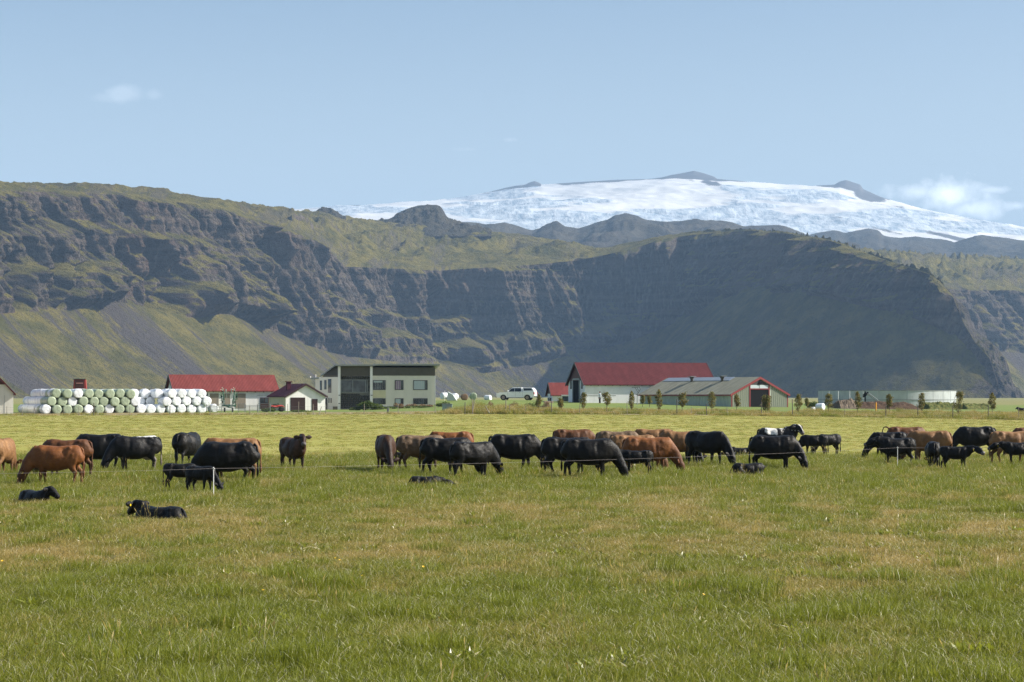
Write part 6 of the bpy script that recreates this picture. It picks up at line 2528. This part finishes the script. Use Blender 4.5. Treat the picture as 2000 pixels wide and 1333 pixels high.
DS = 232
SAPS = [
    (1052, 770, 'bushy reddish sapling between the pickup and the small barn, leftmost of its row', .40, 1),
    (1095, 779, 'small sapling left of the big white barn doorway', .32, 1),
    (1139, 767, 'sapling in front of the open barn doorway', .45, 1),
    (1185, 766, 'sapling just right of the person in the white shirt', .48, 1),
    (1234, 764, 'sapling in front of the white barn near the rusty frame', .42, 1),
    (1287, 761, 'slender sapling before the left end of the green barn roof', .38, 1),
    (1333, 768, 'broad sapling in front of the green barn wall', .50, 1),
    (1391, 766, 'sapling in front of the right part of the green barn wall', .42, 1),
    (1439, 770, 'sapling beside the red corner trim of the green barn', .42, 1),
    (1497, 772, 'forked sapling in front of the dark opening of the green barn', .34, 2),
    (1559, 770, 'bushy sapling at the right corner of the green barn', .46, 1),
    (1618, 769, 'sapling next to the lone white bale', .40, 1),
    (1675, 765, 'tall sapling in front of the soil heap', .44, 1),
    (1737, 770, 'thin leafed sapling in front of the manure heap', .34, 1),
    (1800, 768, 'sapling in front of the bright end of the tank', .44, 1),
    (1872, 765, 'broad sapling just right of the tank', .50, 1),
    (1938, 767, 'rightmost sapling of the row, standing on its own', .50, 1),
]
for i, (p_, r_, lab, w_, st_) in enumerate(SAPS):
    sapling(p_, DS + (i % 3) * 1.3, r_, lab, w_ * (.85, 1.15, 1.0, 1.25)[i % 4], 100 + i, (.18, .34, .26, .42, .22)[i % 5], st_)
sapling(1268, 270, 772, 'small dark sapling at the left end of the green barn, behind the planted row', .26, 150, .3)
sapling(1255, 272, 772, 'thin sapling against the white barn left of the green barn', .22, 151, .3)
sapling(1576, 268, 778, 'small dark sapling right of the green barn', .26, 152, .3)


def shrub(px_, D, wpx, top_row, label, mat, seed=0, n=1500, size=.12, cat='shrub', name='shrub', depth=1.0, group=None):
    r = np.random.RandomState(seed)
    x = wx(px_, D)
    z0_ = gz(x, D)
    h = max(wz(top_row, D) - z0_, .3)
    w = wpx / F * D / 2
    t = empty(name, (x, D, z0_))
    tag(t, label, cat, group)
    pts = []
    nb_ = 9
    b = bmb()
    for i in range(nb_):
        cx = r.uniform(-w * .75, w * .75)
        cy = r.uniform(-depth * .6, depth * .6)
        e = 1 - (abs(cx) / w) ** 2 * .6
        cz = h * e * r.uniform(.30, .72)
        rr = np.array([w * .38, depth * .4, h * .36 * e])
        m = n // nb_
        d_ = r.normal(size=(m, 3))
        d_ /= np.linalg.norm(d_, axis=1)[:, None]
        pts.append(np.array([cx, cy, cz]) + d_ * rr * r.uniform(.45, 1.08, m)[:, None])
        tube(b, (cx * .3, 0, -.1), (cx, cy, cz), .03, 5, .01)
    done(b, 'stem', t, M_bark)
    pts = np.concatenate(pts)
    pts = pts[pts[:, 2] > -.05]
    leaves(pts, size, seed + 3, mat, 'foliage', t)
    return t


shrub(716, 262, 44, 781, 'large green shrub below the stone wall of the farmhouse', M_leafg, 1, 2600, .15)
shrub(738, 261, 22, 786, 'green shrub right of the large shrub at the farmhouse', M_leafg, 2, 1400, .13)
shrub(694, 262, 30, 796, 'low shrub spreading left of the large shrub', M_leafg, 3, 900, .12)
shrub(777, 264, 22, 786, 'straw coloured shrub under the middle window of the farmhouse', M_leafd, 4, 1100, .12)
shrub(806, 264, 30, 789, 'reddish dry shrub between the farmhouse windows', M_leafd, 5, 1300, .12)
shrub(830, 264, 30, 789, 'dry flower border under the right window of the farmhouse', M_leafd, 6, 1300, .12)
shrub(760, 263, 30, 794, 'low green border under the left window of the farmhouse', M_leafg, 7, 900, .11)
shrub(812, 262, 56, 795, 'low dark green border at the foot of the farmhouse', M_leafg, 8, 1600, .11)
shrub(868, 262, 34, 785, 'green and straw coloured bank of weeds right of the farmhouse', M_leafg, 9, 1700, .12)
shrub(525, 247, 34, 797, 'dark green weeds in front of the maroon door', M_leafg, 10, 1500, .12)
shrub(590, 244, 46, 803, 'low green weeds before the garage door', M_leafg, 11, 1200, .10)
shrub(957, 246, 14, 783, 'reddish brown bush below the pickup', M_leafd, 12, 700, .11)
shrub(1036, 244, 26, 784, 'green bush below the rear of the pickup', M_leafg, 13, 1000, .12)
shrub(1068, 240, 20, 784, 'straw coloured bush right of the leftmost sapling', M_leafd, 14, 900, .12)
shrub(1004, 244, 22, 784, 'straw coloured bush below the pickup doors', M_leafd, 15, 900, .12)
shrub(1588, 280, 26, 783, 'dark green hedge end between the green barn and the lone bale', M_leafg, 16, 1500, .14)

# ------------------------------------------------------------------ post and wire fence along the field
fn = empty('post_and_wire_fence', (0, 0, 0))
tag(fn, 'low post and wire fence along the far edge of the field', 'fence')
POSTS = [(13, 794, 0), (44, 796, 0), (67, 797, 0), (97, 797, 0), (125, 797, 0), (154, 796, 0), (183, 787, 1), (254, 794, 0), (332, 793, 1), (410, 792, 0), (488, 793, 0), (562, 789, 0), (583, 785, 0), (612, 790, 0), (636, 790, 0),
         (711, 789, 0), (778, 789, 0), (850, 790, 0), (908, 786, 1), (923, 779, 1), (988, 780, 1), (995, 791, 0), (1027, 793, 0), (1077, 784, 1), (1132, 790, 0), (1225, 786, 0), (1322, 780, 1), (1380, 789, 1), (1487, 785, 1), (1548, 780, 1),
         (1350, 795, 0), (1420, 795, 0), (1650, 794, 0), (1730, 792, 1), (1793, 792, 1), (1861, 792, 1), (1930, 792, 1), (1990, 795, 0), (2050, 794, 1), (-40, 795, 0)]
POSTS.sort()
tops = []
for i, (p_, r_, big) in enumerate(POSTS):
    D = 227.0 + (i % 2) * .4
    x = wx(p_, D)
    z0_ = gz(x, D)
    z1_ = max(wz(r_, D), z0_ + .6)
    rr = .052 if big else .036
    b = bmb()
    loft(b, [((x, D, z0_ - .2), rr, rr, (1, 0, 0)), ((x + .03 * math.sin(i * 2.1), D, z1_ - .03), rr * .92, rr * .92, (1, 0, 0)), ((x + .03 * math.sin(i * 2.1), D, z1_), rr * .6, rr * .6, (1, 0, 0))], seg=8)
    done(b, 'post', fn, M_wood if not big else (M_wood if p_ in (332, 923, 988) else M_wood2))
    tops.append(Vector((x, D, z0_ + .9)))
for (pa, ra, pb_, rb_) in ((183, 797, 173, 812), (948, 793, 956, 806), (628, 795, 623, 809)):
    b = bmb()
    tube(b, (wx(pa, 226.6), 226.6, wz(ra, 226.6)), (wx(pb_, 226.0), 226.0, wz(rb_, 226.0) - .1), .045)
    done(b, 'brace', fn, M_wood)
for k2_ in (0, .28, .56):
    for i in range(len(tops) - 1):
        a, c_ = tops[i] - Vector((0, 0, k2_)), tops[i + 1] - Vector((0, 0, k2_))
        link('wire', wire_mesh(a, c_, .01, .006, 3), fn, M_steel)
b = bmb()
tube(b, (wx(923, 228), 228, wz(806, 228)), (wx(926.5, 228), 228, wz(781, 228)), .05)
tag(done(b, 'twin_post', None, M_wood), 'pale wooden post standing right against its twin, left of the pickup', 'post')
